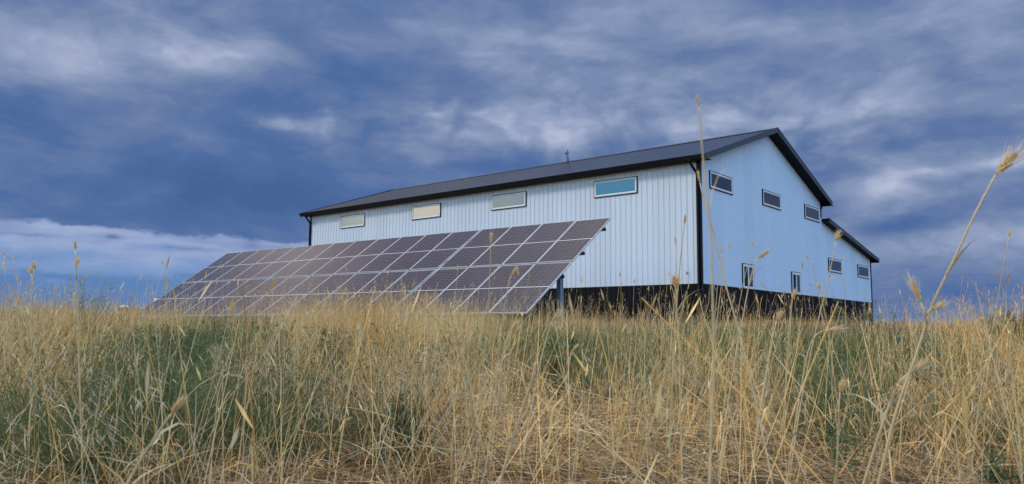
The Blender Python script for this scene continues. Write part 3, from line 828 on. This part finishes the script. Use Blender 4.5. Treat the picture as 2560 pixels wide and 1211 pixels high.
def stalk(label, head_tip, head_base, stem, d, kind='spike', hw=1.0, rad=.0016, extra=()):
    hb = at(*head_base, d); ht = at(*head_tip, d*1.005)
    pts = [hb]+[at(u, v, d*(1+.01*i)) for i, (u, v) in enumerate(stem)]
    # carry on to the ground in the direction of the last stretch, steepening
    last = pts[-1]; dv = pts[-1]-pts[-2]; dv = dv/np.linalg.norm(dv)
    p = last.copy(); mid = None
    for k in range(400):
        if p[2] < float(ground(p[0], p[1]))-.01: break
        dv = norm(dv+np.array([0, 0, -.02])); p = p+dv*.012
        if k % 12 == 11: pts.append(p.copy())
    pts.append(p.copy())
    root = pts[-1]
    e = empty('grass_stalk', tuple(root)); tag(e, label, 'grass stalk', 'tall seeded grass stalks in the foreground')
    n = len(pts); loc = [Vector(q-root) for q in pts]
    # smooth the stem
    fine = []
    for i in range(n-1):
        p0, p1, p2, p3 = loc[max(i-1, 0)], loc[i], loc[i+1], loc[min(i+2, n-1)]
        for t in (0, .33, .66):
            fine.append(.5*((2*p1)+(-p0+p2)*t+(2*p0-5*p1+4*p2-p3)*t*t+(-p0+3*p1-3*p2+p3)*t**3))
    fine.append(loc[-1])
    k = len(fine); rr = [rad*(.55+.55*i/k) for i in range(k)]
    m = MB(); m.tube(fine, rr, 6)
    # nodes: slight swellings with a sheath
    c = np.array((.86, .66, .37))*random.uniform(.85, 1.08)
    m.build('stem', M['straw'], e, tint=c)
    # one or two dried leaf blades clasping the stem
    for f in random.sample([.30, .42, .55, .68], 2):
        lv = Strands(); ks = [int(k*f)]
        q = np.array([tuple(fine[i]) for i in ks]); dq = norm(np.array([tuple(fine[i-2]-fine[i+1]) for i in ks]))
        lv.add(q, dq+rng.normal(0, .35, q.shape), rng.uniform(.045, .09, 1), rad*1.6, np.array([c])*.95, bend=.25, drop=rng.uniform(.2, .9, 1), nseg=4, prof='leaf')
        lv.build('leaf_blade', M['straw'], e)
    if kind not in _heads:
        h = head_mesh(kind).build('seed_head', M['head'], e); _heads[kind] = h.data
    else:
        h = bpy.data.objects.new('seed_head', _heads[kind]); COL.objects.link(h); h.parent = e
    place_head(h, hb, ht, root, hw)
    for (t2, b2, j) in extra:
        hb2, ht2 = at(*b2, d), at(*t2, d*1.01); jj = at(*j, d)
        MB().tube([Vector(hb2-root), Vector((hb2+jj)/2-root)+Vector((0, 0, .003)), Vector(jj-root)], [rad*.5, rad*.55, rad*.6], 6).build('branch', M['straw'], e, tint=c)
        h = bpy.data.objects.new('seed_head', _heads[kind]); COL.objects.link(h); h.parent = e
        place_head(h, hb2, ht2, root, hw)
def place_head(h, hb, ht, root, hw):
    v = Vector(ht-hb); L = v.length
    q = v.to_track_quat('Z', 'Y')
    h.matrix_local = Matrix.Translation(Vector(hb-root)) @ q.to_matrix().to_4x4() @ Matrix.Rotation(random.uniform(0, 6), 4, 'Z') @ Matrix.Diagonal((L*hw, L*hw, L, 1))
S = stalk
S('tallest pale stalk, out of focus, its head against the sky above the dark roof', (1743, 238), (1747, 268), [(1752, 330), (1762, 440), (1776, 580), (1782, 760), (1784, 900), (1778, 1080)], .50, 'spike', 1.1, .0009)
S('leaning stalk with a small head beside the black corner trim under the eave', (1744, 426), (1750, 458), [(1760, 500), (1785, 590), (1812, 705), (1842, 810), (1872, 930)], 1.25, 'spike', 1.0, .0017)
S('upright stalk with a narrow head on the white long wall, left of the black corner', (1714, 535), (1711, 562), [(1704, 620), (1697, 700), (1690, 790), (1684, 900)], 1.6, 'spike', 1.1, .0016)
S('thin stalk with a tiny head on the white wall, left of the larger upright head', (1687, 591), (1690, 612), [(1690, 650), (1688, 720), (1680, 830)], 2.4, 'spike', 1.1, .0015)
S('bushy orange seed head at the foot of the white long wall near the corner', (1686, 688), (1692, 722), [(1690, 760), (1697, 840), (1700, 960)], 1.45, 'bushy', 1.5, .0017)
S('thin stalk with a small head on the blue gable, first right of the corner', (1801, 619), (1804, 634), [(1798, 680), (1790, 760), (1784, 850)], 2.6, 'spike', 1.2, .0015)
S('thin stalk with a small head on the gable, second right of the corner', (1825, 607), (1821, 622), [(1812, 670), (1800, 740), (1788, 840)], 2.5, 'spike', 1.2, .0015)
S('thin stalk with a small head above the first sash window of the gable', (1884, 600), (1880, 615), [(1871, 655), (1856, 720), (1836, 830)], 2.6, 'spike', 1.2, .0015)
S('plump golden head leaning right above the first sash window of the gable', (1925, 626), (1895, 646), [(1888, 658), (1872, 715), (1858, 790), (1838, 900)], 1.5, 'spike', 1.3, .0016)
S('dark narrow head leaning left in the middle of the blue gable', (2013, 636), (2024, 651), [(2032, 672), (2042, 715), (2056, 800)], 3.0, 'spike', 1.1, .0013)
S('stalk with a frayed head crossing the lean-to roof edge', (2097, 578), (2090, 604), [(2082, 645), (2068, 715), (2052, 775), (2030, 870)], 1.7, 'bushy', 1.2, .0016)
S('stalk with a pale oval head low on the gable, left of the small lean-to windows', (2046, 706), (2049, 728), [(2055, 752), (2066, 800), (2080, 900)], 2.2, 'spike', 1.6, .0015)
S('straight thin stalk with a faint head between the two lean-to windows', (2106, 641), (2109, 655), [(2111, 700), (2114, 780), (2118, 880)], 2.8, 'spike', 1.0, .0014)
S('orange bushy head in front of the second sash window sill', (1988, 724), (1981, 748), [(1978, 785), (1974, 850), (1966, 950)], 1.9, 'bushy', 1.2, .0016)
S('bushy head leaning right on the black base of the gable wall', (1957, 776), (1941, 803), [(1934, 835), (1922, 900), (1905, 1000)], 1.6, 'bushy', 1.1, .0017)
S('head lying almost level, pointing right, below the black base of the gable', (2105, 822), (2058, 829), [(2040, 838), (2020, 880), (2005, 960)], 1.45, 'awned', 1.0, .0016)
S('big leaning stalk with three awned heads against the dark sky at the right', (2545, 378), (2489, 438), [(2440, 530), (2380, 660), (2330, 765), (2290, 890), (2250, 1000), (2215, 1130)], .80, 'awned', 1.0, .0017,
  extra=[((2278, 702), (2302, 757), (2318, 812)), ((2364, 756), (2328, 776), (2316, 792))])
S('thin stalk with a small dark head on the sky at the right edge', (2527, 574), (2521, 592), [(2514, 640), (2502, 700), (2490, 780), (2470, 880)], 1.9, 'spike', 1.2, .0015)
S('awned head pointing up right over green weeds, beside the big leaning stalk', (2318, 905), (2268, 936), [(2250, 955), (2225, 1010), (2190, 1110)], .95, 'awned', 1.0, .0018)
S('short bushy upright head over straw at the right, below the lean-to', (2112, 948), (2100, 982), [(2097, 1030), (2094, 1120)], 1.15, 'bushy', 1.3, .0016)
S('stalk with a dark upright head on the blue sky at far left, highest there', (187, 600), (189, 626), [(190, 690), (194, 800), (198, 930), (204, 1100)], 1.5, 'spike', 1.2, .0019, extra=[((195, 643), (193, 667), (190, 700))])
S('leftmost stalk with two small heads at the edge of the picture', (9, 626), (11, 640), [(13, 690), (16, 780), (24, 900)], 2.7, 'spike', 1.3, .0016, extra=[((10, 656), (11, 671), (13, 690))])
S('thin stalk with a single small head beside the leftmost pair', (32, 640), (34, 652), [(38, 700), (44, 790), (52, 900)], 3.2, 'spike', 1.2, .0014)
S('stalk with a pale bushy head on the left sky, left of the tall dark head', (84, 657), (85, 674), [(80, 720), (80, 800), (78, 920)], 2.2, 'bushy', 1.4, .0020, extra=[((76, 672), (78, 682), (79, 720))])
S('short stalk with two pale heads just above the left skyline', (45, 690), (44, 702), [(44, 740), (46, 800), (52, 900)], 3.2, 'bushy', 1.2, .0016)
S('stalk with a yellow upright head in front of the short solar array', (1229, 580), (1227, 610), [(1226, 660), (1222, 740), (1214, 850), (1204, 960)], 1.9, 'spike', 1.3, .0015)
S('stalk with a golden head leaning right before the lower panels of the short array', (1294, 666), (1278, 690), [(1270, 715), (1258, 790), (1246, 900)], 1.9, 'spike', 1.4, .0016)
S('out of focus fluffy head with an orange stem in the left foreground', (462, 992), (428, 1036), [(410, 1060), (375, 1115), (335, 1180)], .62, 'bushy', .9, .0015)
S('bushy head below the lower right corner of the solar panels', (1400, 780), (1380, 806), [(1368, 840), (1352, 900), (1335, 990)], 1.6, 'awned', 1.0, .0017)
S('head nodding right below the bottom panel edge', (1297, 803), (1274, 828), [(1266, 850), (1256, 900), (1244, 1000)], 1.7, 'bushy', .9, .0016)
S('head nodding left below the bottom edge of the panels', (1106, 795), (1130, 822), [(1142, 840), (1160, 890), (1180, 980)], 1.7, 'spike', 1.1, .0015)
S('short pale head before the green strip left of the barn corner', (1447, 860), (1428, 880), [(1424, 905), (1416, 960), (1408, 1040)], 1.8, 'spike', 1.2, .0015)
S('pale head lying level over green weeds in the left middle ground', (610, 945), (572, 936), [(560, 942), (545, 990), (538, 1060)], 1.4, 'spike', .9, .0014)
S('thick bare-looking stalk leaning right with a thin head over the flattened straw', (1345, 880), (1338, 905), [(1330, 950), (1310, 1010), (1285, 1090), (1255, 1190)], .9, 'spike', .8, .0020)

# ------------------------------------------------------------------ single weeds and shrubs
def weed(label, name, u, v, d, hgt, spread, nst, nleaf, ll, lw, pal, stem_col, cat='weed', curl=.3, zoff=0):
    p = at(u, v, d); g = float(ground(p[0], p[1]))
    e = empty(name, (p[0], p[1], g)); tag(e, label, cat, 'weeds and shrubs in the grass')
    st, lf = Strands(), Strands()
    n = nst; a = rng.uniform(0, 2*pi, n); rr = spread*rng.uniform(.1, 1, n)
    root = np.zeros((n, 3)); root[:, 2] = -.02
    L = hgt*rng.uniform(.65, 1.05, n)
    dd = np.stack([np.cos(a)*rr, np.sin(a)*rr, np.full(n, 1.0)], -1)
    bd = np.stack([np.cos(a), np.sin(a), 0*a], -1); bn = rng.uniform(-.15, .3, n)*spread
    sc = pick(np.array([stem_col]), n)
    for k in range(2): st.add(root, dd, L, max(.0016, d*.00045), sc, bend=bn, bdir=bd, nseg=5, wdir=None)
    def on(t, i): return root[i]+norm(dd[i])*(L[i]*t)[:, None]+bd[i]*(bn[i]*L[i]*t*t)[:, None]
    # side twigs carry the leaves
    m = n*7; i = rng.integers(0, n, m); t = rng.uniform(.25, .98, m)
    R = on(t, i); a2 = rng.uniform(0, 2*pi, m); td = np.stack([np.cos(a2)*.8, np.sin(a2)*.8, rng.uniform(.3, 1.2, m)], -1)
    TL = hgt*.22*rng.uniform(.4, 1.2, m)*(1.2-t)
    st.add(R, td, TL, max(.0011, d*.0003), sc[i], nseg=2)
    j = rng.integers(0, m, nleaf); s = rng.uniform(.1, 1.05, nleaf)
    Q = R[j]+norm(td[j])*(TL[j]*s)[:, None]+rng.normal(0, ll*.2, (nleaf, 3))
    tone = (.7+.6*rng.uniform(size=m))[j][:, None]
    lf.add(Q, upright(Q, .9), ll*rng.uniform(.6, 1.3, nleaf), lw*rng.uniform(.7, 1.3, nleaf), pick(pal, nleaf)*tone, bend=curl, drop=curl, nseg=2, prof='lens')
    st.build('stem', M['straw'], e); lf.build('leaves', M['leaf'], e)
SAGE = np.array([(.13, .16, .09), (.17, .20, .12), (.10, .13, .07), (.22, .23, .15)])
DARK = np.array([(.030, .050, .024), (.045, .07, .03), (.06, .085, .04)])
GREY = np.array([(.20, .22, .17), (.15, .17, .12), (.28, .27, .19)])
weed('wispy grey-green weed standing above the skyline on the left', 'weed_plant', 222, 800, 8.0, .80, .34, 26, 3200, .017, .0045, SAGE*2.1, (.25, .25, .16))
weed('thin sparse weed on the left skyline, right of the wispy grey-green one', 'weed_plant', 292, 800, 8.5, .64, .30, 10, 600, .016, .005, GREY*1.7, (.28, .26, .18))
weed('dark curly-leaved weed in the grass below the right end of the panels', 'weed_plant', 1392, 930, 3.6, .36, .22, 11, 900, .040, .005, DARK*1.7, (.06, .08, .04), curl=.9)
weed('thin dark weed against the foot of the gable, left of the pair', 'weed_plant', 2105, 760, 13.0, .78, .30, 9, 260, .045, .014, GREY, (.12, .12, .09))
weed('thin dark weed against the foot of the gable, nearest its right end', 'weed_plant', 2152, 760, 13.0, .82, .34, 9, 260, .045, .014, GREY, (.12, .12, .09))
weed('sparse grey weed on the skyline just right of the barn', 'weed_plant', 2232, 800, 9.5, .55, .45, 14, 420, .03, .011, GREY, (.18, .19, .14))
weed('low blue-grey weed on the skyline right of the big leaning stalk', 'weed_plant', 2340, 812, 9.0, .45, .5, 10, 260, .03, .010, GREY, (.16, .17, .14))
weed('dense olive shrub on the skyline at the right edge', 'sage_shrub', 2535, 850, 7.5, .60, .60, 90, 11000, .022, .006, SAGE, (.16, .15, .09), 'shrub')
weed('dark-stemmed green weed in the straw at the lower right', 'weed_plant', 2105, 1080, 1.9, .22, .5, 8, 320, .024, .0042, DARK*2.6, (.07, .06, .04))
weed('low green weed at the bottom right corner', 'weed_plant', 2490, 1180, 1.7, .15, .9, 14, 560, .026, .0042, DARK*2.4, (.09, .10, .05))
weed('leafy dark green weed at the bottom left', 'weed_plant', 215, 1170, 1.6, .20, .5, 10, 420, .026, .0045, DARK*2.4, (.07, .10, .05))
BUSH = np.array([(.085, .115, .060), (.11, .14, .075), (.065, .095, .052), (.15, .17, .10)])
for lab, u, d_, h_, sp_ in (
    ('bushy green weed under the lower left end of the long solar array', 560, 7.5, .42, .55),
    ('bushy green weed in front of the long array, near its left third', 700, 6.3, .40, .55),
    ('dark green weed clump in the left middle ground, below the array\'s left corner', 440, 4.6, .36, .6),
    ('dark green weed clump left of the tall stalk with the dark head', 120, 6.0, .36, .5),
    ('green weed clump in the straw right of the tall stalk with the dark head', 300, 4.0, .30, .6),
    ('green weed in the straw below the middle of the long array', 830, 5.0, .34, .5),
    ('green weed in the straw below the seam between the two arrays', 1130, 4.6, .32, .5),
    ('green weed in the straw below the lower right corner of the panels', 1270, 5.6, .34, .45),
    ('low feathery green weed in the left foreground straw', 350, 2.3, .20, .75),
    ('low feathery green weed in the foreground straw left of centre', 1010, 2.1, .19, .7),
    ('low green weed in the straw before the barn corner', 1660, 5.2, .26, .6),
    ('green weed clump in the straw in front of the lean-to', 2120, 5.0, .30, .6),
    ('green weed clump at the foot of the big leaning stalk', 2290, 4.2, .26, .6)):
    weed(lab, 'weed_plant', u, 860, d_, h_, sp_, 26, 3000, .020, .0034, BUSH, (.12, .14, .08))
# far trees on the right horizon
def far_tree(label, u, v, d, hpx, wpx):
    p = at(u, v, d); g = float(ground(p[0], p[1]))-.3
    top = at(u, v-hpx, d)[2]-g; W2 = wpx/F_PX*d/2
    e = empty('distant_tree', (p[0], p[1], g)); tag(e, label, 'tree', 'dark trees on the far horizon')
    MB().tube([(0, 0, -.2), (.1, 0, top*.3), (0, .1, top*.75)], [W2*.12, W2*.09, W2*.03], 7).build('trunk', M['brown_wall'], e)
    s = Strands(); n = 900
    c = rng.normal(0, 1, (7, 3))*np.array([W2*.5, W2*.5, top*.13])+np.array([0, 0, top*.62])
    k = rng.integers(0, 7, n); q = c[k]+rng.normal(0, 1, (n, 3))*np.array([W2*.28, W2*.28, top*.12])
    s.add(q, upright(q, 1.2), W2*.25, W2*.10, pick(DARK, n, .3), nseg=2, prof='lens'); s.build('crown', M['leaf'], e)
far_tree('round dark tree on the far right horizon, larger of the two', 2402, 822, 150, 14, 26)
far_tree('low dark tree on the far right horizon, left of the rounder one', 2376, 822, 150, 11, 24)

# ------------------------------------------------------------------ sky and light
SUN_AZ, SUN_EL = radians(144), radians(38)       # direction towards the sun, azimuth from +x
def sky():
    w = bpy.data.worlds.new('World'); scene.world = w; w.use_nodes = True
    t = NT(w.node_tree); bg = t.n['Background']
    S_ = .15                                        # background strength
    bg.inputs['Strength'].default_value = S_
    D = t.node('ShaderNodeTexCoord').outputs['Generated']
    D = t.vm('NORMALIZE', D)
    sep = t.node('ShaderNodeSeparateXYZ'); t.put(sep.inputs[0], D); dz = sep.outputs[2]
    fh = t.vm('DOT_PRODUCT', D, tuple(FWH)); lh = t.vm('DOT_PRODUCT', D, (-sin(YAW), cos(YAW), 0))
    az = t.m('ARCTAN2', lh, fh); el = t.m('ARCSINE', dz)
    cb = t.node('ShaderNodeCombineXYZ'); t.put(cb.inputs[0], az); t.put(cb.inputs[1], el)
    S0 = cb.outputs[0]
    # cloud-deck coordinates (a flat layer overhead)
    k = t.m('DIVIDE', 1.0, t.m('ADD', t.m('MAXIMUM', dz, 0.0), .16))
    P = t.vm('SCALE', D, scale=k)
    P = t.vm('MULTIPLY', P, (1, 1, 0))
    wn = t.noise(t.vm('MULTIPLY', S0, (2.2, 5.0, 1)), 1.6, 5, .55, out='Color')
    S = t.vm('ADD', S0, t.vm('MULTIPLY', t.vm('SUBTRACT', wn, (.5, .5, .5)), (.16, .07, 0)))
    def azel(u, v):
        d = ray(u, v); d = d/np.linalg.norm(d)
        return atan2(d@np.array([-sin(YAW), cos(YAW), 0]), d@FWH), asin(d[2])
    def blob(u, v, sx, sy, amp, rot=0, src=None):
        a, e = azel(u, v); r = radians(rot); sx /= F_PX; sy /= F_PX
        q = t.vm('SUBTRACT', src or S, (a, e, 0))
        x = t.vm('DOT_PRODUCT', q, (cos(r)/sx, sin(r)/sx, 0)); y = t.vm('DOT_PRODUCT', q, (-sin(r)/sy, cos(r)/sy, 0))
        s = t.m('ADD', t.m('MULTIPLY', x, x), t.m('MULTIPLY', y, y))
        return t.m('MULTIPLY', t.m('EXPONENT', t.m('MULTIPLY', s, -1.0)), amp)
    n1 = t.noise(t.vm('MULTIPLY', S, (1.0, 3.2, 1)), 3.2, 9, .56, .4)
    n2 = t.noise(P, 2.6, 9, .6, .6)
    n3 = t.noise(t.vm('MULTIPLY', S, (1.0, 2.2, 1)), 11, 7, .6, .3)
    v = t.m('MULTIPLY_ADD', t.m('SUBTRACT', n1, .5), 1.15, .485)
    v = t.m('ADD', v, t.m('MULTIPLY', t.m('SUBTRACT', n2, .5), .55))
    v = t.m('ADD', v, t.m('MULTIPLY', t.m('SUBTRACT', n3, .5), .44))
    for b in BLOBS: v = t.m('ADD', v, blob(*b))
    vor = t.node('ShaderNodeTexVoronoi', feature='SMOOTH_F1', voronoi_dimensions='2D'); t.put(vor.inputs['Vector'], t.vm('ADD', t.vm('MULTIPLY', S, (1.0, 1.9, 1)), t.vm('SCALE', t.vm('SUBTRACT', t.noise(S0, 14, 5, .6, out='Color'), (.5, .5, .5)), scale=.08)))
    vor.inputs['Scale'].default_value = 11; vor.inputs['Detail'].default_value = 2.0; vor.inputs['Roughness'].default_value = .55; vor.inputs['Smoothness'].default_value = .35
    puff = t.m('SUBTRACT', .60, vor.outputs['Distance'])
    zone = 0.10
    for b in ((1250, 330, 420, 110, .36), (1900, 330, 350, 140, .30), (2350, 480, 300, 160, .22), (430, 130, 330, 90, .12), (760, 320, 140, 50, .22)): zone = t.m('ADD', zone, blob(*b, src=S0))
    v = t.m('ADD', v, t.m('MULTIPLY', puff, zone))
    cc = t.ramp(v, [(.0, srgb(71, 100, 151)), (.22, srgb(80, 110, 161)), (.42, srgb(101, 123, 167)), (.60, srgb(121, 140, 176)), (.80, srgb(148, 162, 194)), (1.0, srgb(180, 189, 213))])
    # low left: the storm deck ends in a crisp edge, brighter air beneath it
    a0, e0 = azel(0, 546); a1, e1 = azel(760, 606)
    sl = (e1-e0)/(a1-a0)
    edge = t.m('ADD', t.m('MULTIPLY', t.m('SUBTRACT', az, a0), sl), e0)
    nb = t.noise(t.vm('MULTIPLY', S0, (3, 9, 1)), 4.0, 5, .5)
    tt = t.m('SUBTRACT', t.m('ADD', el, t.m('ADD', t.m('MULTIPLY', t.m('SUBTRACT', nb, .5), .022), t.m('MULTIPLY', t.m('SUBTRACT', t.noise(t.vm('MULTIPLY', S0, (1, 2, 1)), 34, 5, .6), .5), .020))), edge)
    below = t.m('SUBTRACT', 1.0, t.sstep(tt, -.0035, .0025))
    aL, _ = azel(1500, 600); aR, _ = azel(950, 600)
    below = t.m('MULTIPLY', below, t.sstep(az, aL, aR))
    nl = t.noise(t.vm('MULTIPLY', S, (1, 4.0, 1)), 9.0, 6, .55)
    dn = t.m('MULTIPLY_ADD', tt, -7.5, t.m('MULTIPLY_ADD', nl, .6, -.30))
    low = t.ramp(dn, [(.0, srgb(132, 152, 195)), (.14, srgb(150, 168, 206)), (.30, srgb(124, 153, 199)), (.48, srgb(94, 131, 184)), (.75, srgb(86, 124, 178)), (1.0, srgb(94, 127, 178))], 'EASE')
    S2 = t.vm('ADD', S0, t.vm('MULTIPLY', t.vm('SUBTRACT', t.noise(S0, 60, 4, .6, out='Color'), (.5, .5, .5)), (.014, .008, 0)))
    for (u_, v_, sx_, sy_, am_) in ((636, 608, 26, 13, 1.1), (700, 618, 34, 6, .8), (283, 592, 16, 6, 1.1), (392, 582, 14, 7, .8), (80, 588, 60, 5, .5), (470, 622, 70, 6, .5)):
        low = t.mix(t.m('MULTIPLY', blob(u_, v_, sx_, sy_, am_, 0, S2), 1.0, clamp=True), low, srgb(86, 114, 166))
    for (u_, v_, sx_, sy_, am_) in ((215, 572, 90, 9, .6), (110, 566, 50, 6, .5), (330, 586, 60, 7, .4), (690, 612, 90, 12, .5)):
        low = t.mix(t.m('MULTIPLY', blob(u_, v_, sx_, sy_, am_, 4, S2), 1.0, clamp=True), low, srgb(166, 182, 214))
    cc = t.mix(below, cc, low)
    # rear sky: open blue between broken, low-sunlit clouds, plus added bright patches
    nis = t.node('ShaderNodeTexSky', sky_type='NISHITA', sun_disc=False)
    nis.sun_elevation = SUN_EL; nis.sun_rotation = radians(90)-SUN_AZ; nis.altitude = 1400; nis.dust_density = .6; nis.air_density = 1.2
    rear = t.sstep(t.m('ABSOLUTE', az), 1.0, 2.0)
    high = t.sstep(el, .66, 1.25)
    rn = t.noise(P, 1.3, 8, .58, .3)
    rcl = t.mix(t.sstep(rn, .3, .75), srgb(120, 135, 170), srgb(225, 230, 238))
    rmask = t.sstep(rn, .47, .62)
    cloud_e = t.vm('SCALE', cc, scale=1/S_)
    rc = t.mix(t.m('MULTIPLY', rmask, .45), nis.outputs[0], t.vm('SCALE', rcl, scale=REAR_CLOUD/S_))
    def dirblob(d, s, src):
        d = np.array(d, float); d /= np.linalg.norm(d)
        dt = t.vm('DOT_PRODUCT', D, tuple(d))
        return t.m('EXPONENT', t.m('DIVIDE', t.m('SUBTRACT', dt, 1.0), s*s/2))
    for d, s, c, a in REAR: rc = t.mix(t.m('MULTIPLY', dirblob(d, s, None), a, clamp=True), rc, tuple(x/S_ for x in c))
    # bright warm layer overhead, added out of view to light the ground
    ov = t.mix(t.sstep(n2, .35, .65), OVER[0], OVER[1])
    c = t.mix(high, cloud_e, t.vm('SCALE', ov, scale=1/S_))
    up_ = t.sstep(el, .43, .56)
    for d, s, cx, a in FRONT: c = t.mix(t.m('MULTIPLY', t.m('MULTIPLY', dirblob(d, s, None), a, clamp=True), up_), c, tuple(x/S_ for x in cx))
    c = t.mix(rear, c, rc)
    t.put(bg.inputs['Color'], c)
BLOBS = [
 (1400, 160, 330, 110, .15, 0), (1100, 60, 300, 90, .06, 0), (20, 30, 240, 90, .12, 0), (2350, 310, 320, 100, .17, 0), (430, 140, 220, 80, -.18, 0), (2450, 40, 260, 60, -.17, 0), (2350, 720, 350, 80, -.14, 0),
 (2350, 450, 420, 330, .12, 0), (150, 60, 500, 120, .05, 0), (1500, 120, 600, 120, .06, 0),
 (430, 140, 250, 75, .26, -12), (580, 95, 130, 45, .18, 0), (60, 130, 150, 60, .10, 0), (120, 300, 330, 70, -.16, 0), (300, 30, 400, 40, -.05, 0),
 (700, 420, 420, 100, -.26, 8), (350, 490, 600, 70, -.26, 0), (760, 318, 105, 26, .36, 12), (650, 215, 220, 45, -.16, 0), (1000, 200, 300, 60, -.16, 0),
 (1300, 300, 200, 55, .22, 0), (1130, 350, 150, 35, .22, 5), (1500, 330, 220, 40, .26, -8), (1800, 290, 120, 50, .28, -30),
 (1000, 430, 210, 40, .16, -15), (1250, 420, 160, 20, -.18, 0), (1650, 60, 300, 50, .04, 0), (2300, 40, 450, 60, .16, 0), (2050, 200, 250, 50, .05, -20),
 (2330, 330, 260, 60, -.22, 0), (2225, 465, 80, 42, .34, -35), (2420, 425, 170, 14, .26, -4), (2080, 420, 90, 60, -.05, 0), (2340, 545, 260, 22, -.26, -6),
 (2330, 610, 300, 34, .22, -5), (2450, 500, 150, 18, -.12, -8), (2400, 750, 420, 70, -.20, 0), (2500, 140, 160, 40, -.12, 0), (1900, 120, 200, 40, -.06, 0),
]
def _refl(y):
    v = np.array([24.93, y+12.53, 5.45]); return (-v[0], v[1], v[2])
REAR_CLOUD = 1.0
REAR = [((-.25, -1, .55), .75, (.72, 1.30, 2.2), .85), (_refl(19.1), .075, (3.1, 3.9, 3.7), 1.0), (_refl(13.75), .085, (5.6, 5.3, 4.3), 1.0), (_refl(8.75), .06, (2.4, 2.75, 2.7), 1.0), (_refl(3.45), .10, (.5, 1.7, 2.8), 1.0)]  # added unseen patches: blue fill for the gable, then colours for window reflections
SHEEN = (.254, .81, .528)  # towards the small added patch that the panels mirror as a highlight
OVER = ((2.3, 2.08, 1.70), (5.0, 4.4, 3.5))  # added overhead brightness, two tones, set to light the grass
FRONT = [((.27, .82, .47), .30, (.42, .37, .41), .9), (SHEEN, .07, (.95, .80, .76), .8)]  # unseen patches above the view, added for the panels to reflect
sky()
sd = bpy.data.lights.new('sun', 'SUN'); so = bpy.data.objects.new('sun', sd); COL.objects.link(so)
sv = Vector((cos(SUN_AZ)*cos(SUN_EL), sin(SUN_AZ)*cos(SUN_EL), sin(SUN_EL)))
so.rotation_euler = sv.to_track_quat('Z', 'Y').to_euler(); so.location = (-30, 0, 30)
sd.energy = 1.5; sd.angle = radians(11); sd.color = (1.0, .86, .64)
vs = scene.view_settings
vs.view_transform = 'Standard'; vs.look = 'None'; vs.exposure = 0; vs.gamma = 1; vs.use_curve_mapping = False
scene.cycles.max_bounces = 6; scene.cycles.diffuse_bounces = 3; scene.cycles.glossy_bounces = 3
scene.cycles.transmission_bounces = 3; scene.cycles.transparent_max_bounces = 4
scene.cycles.use_adaptive_sampling = True
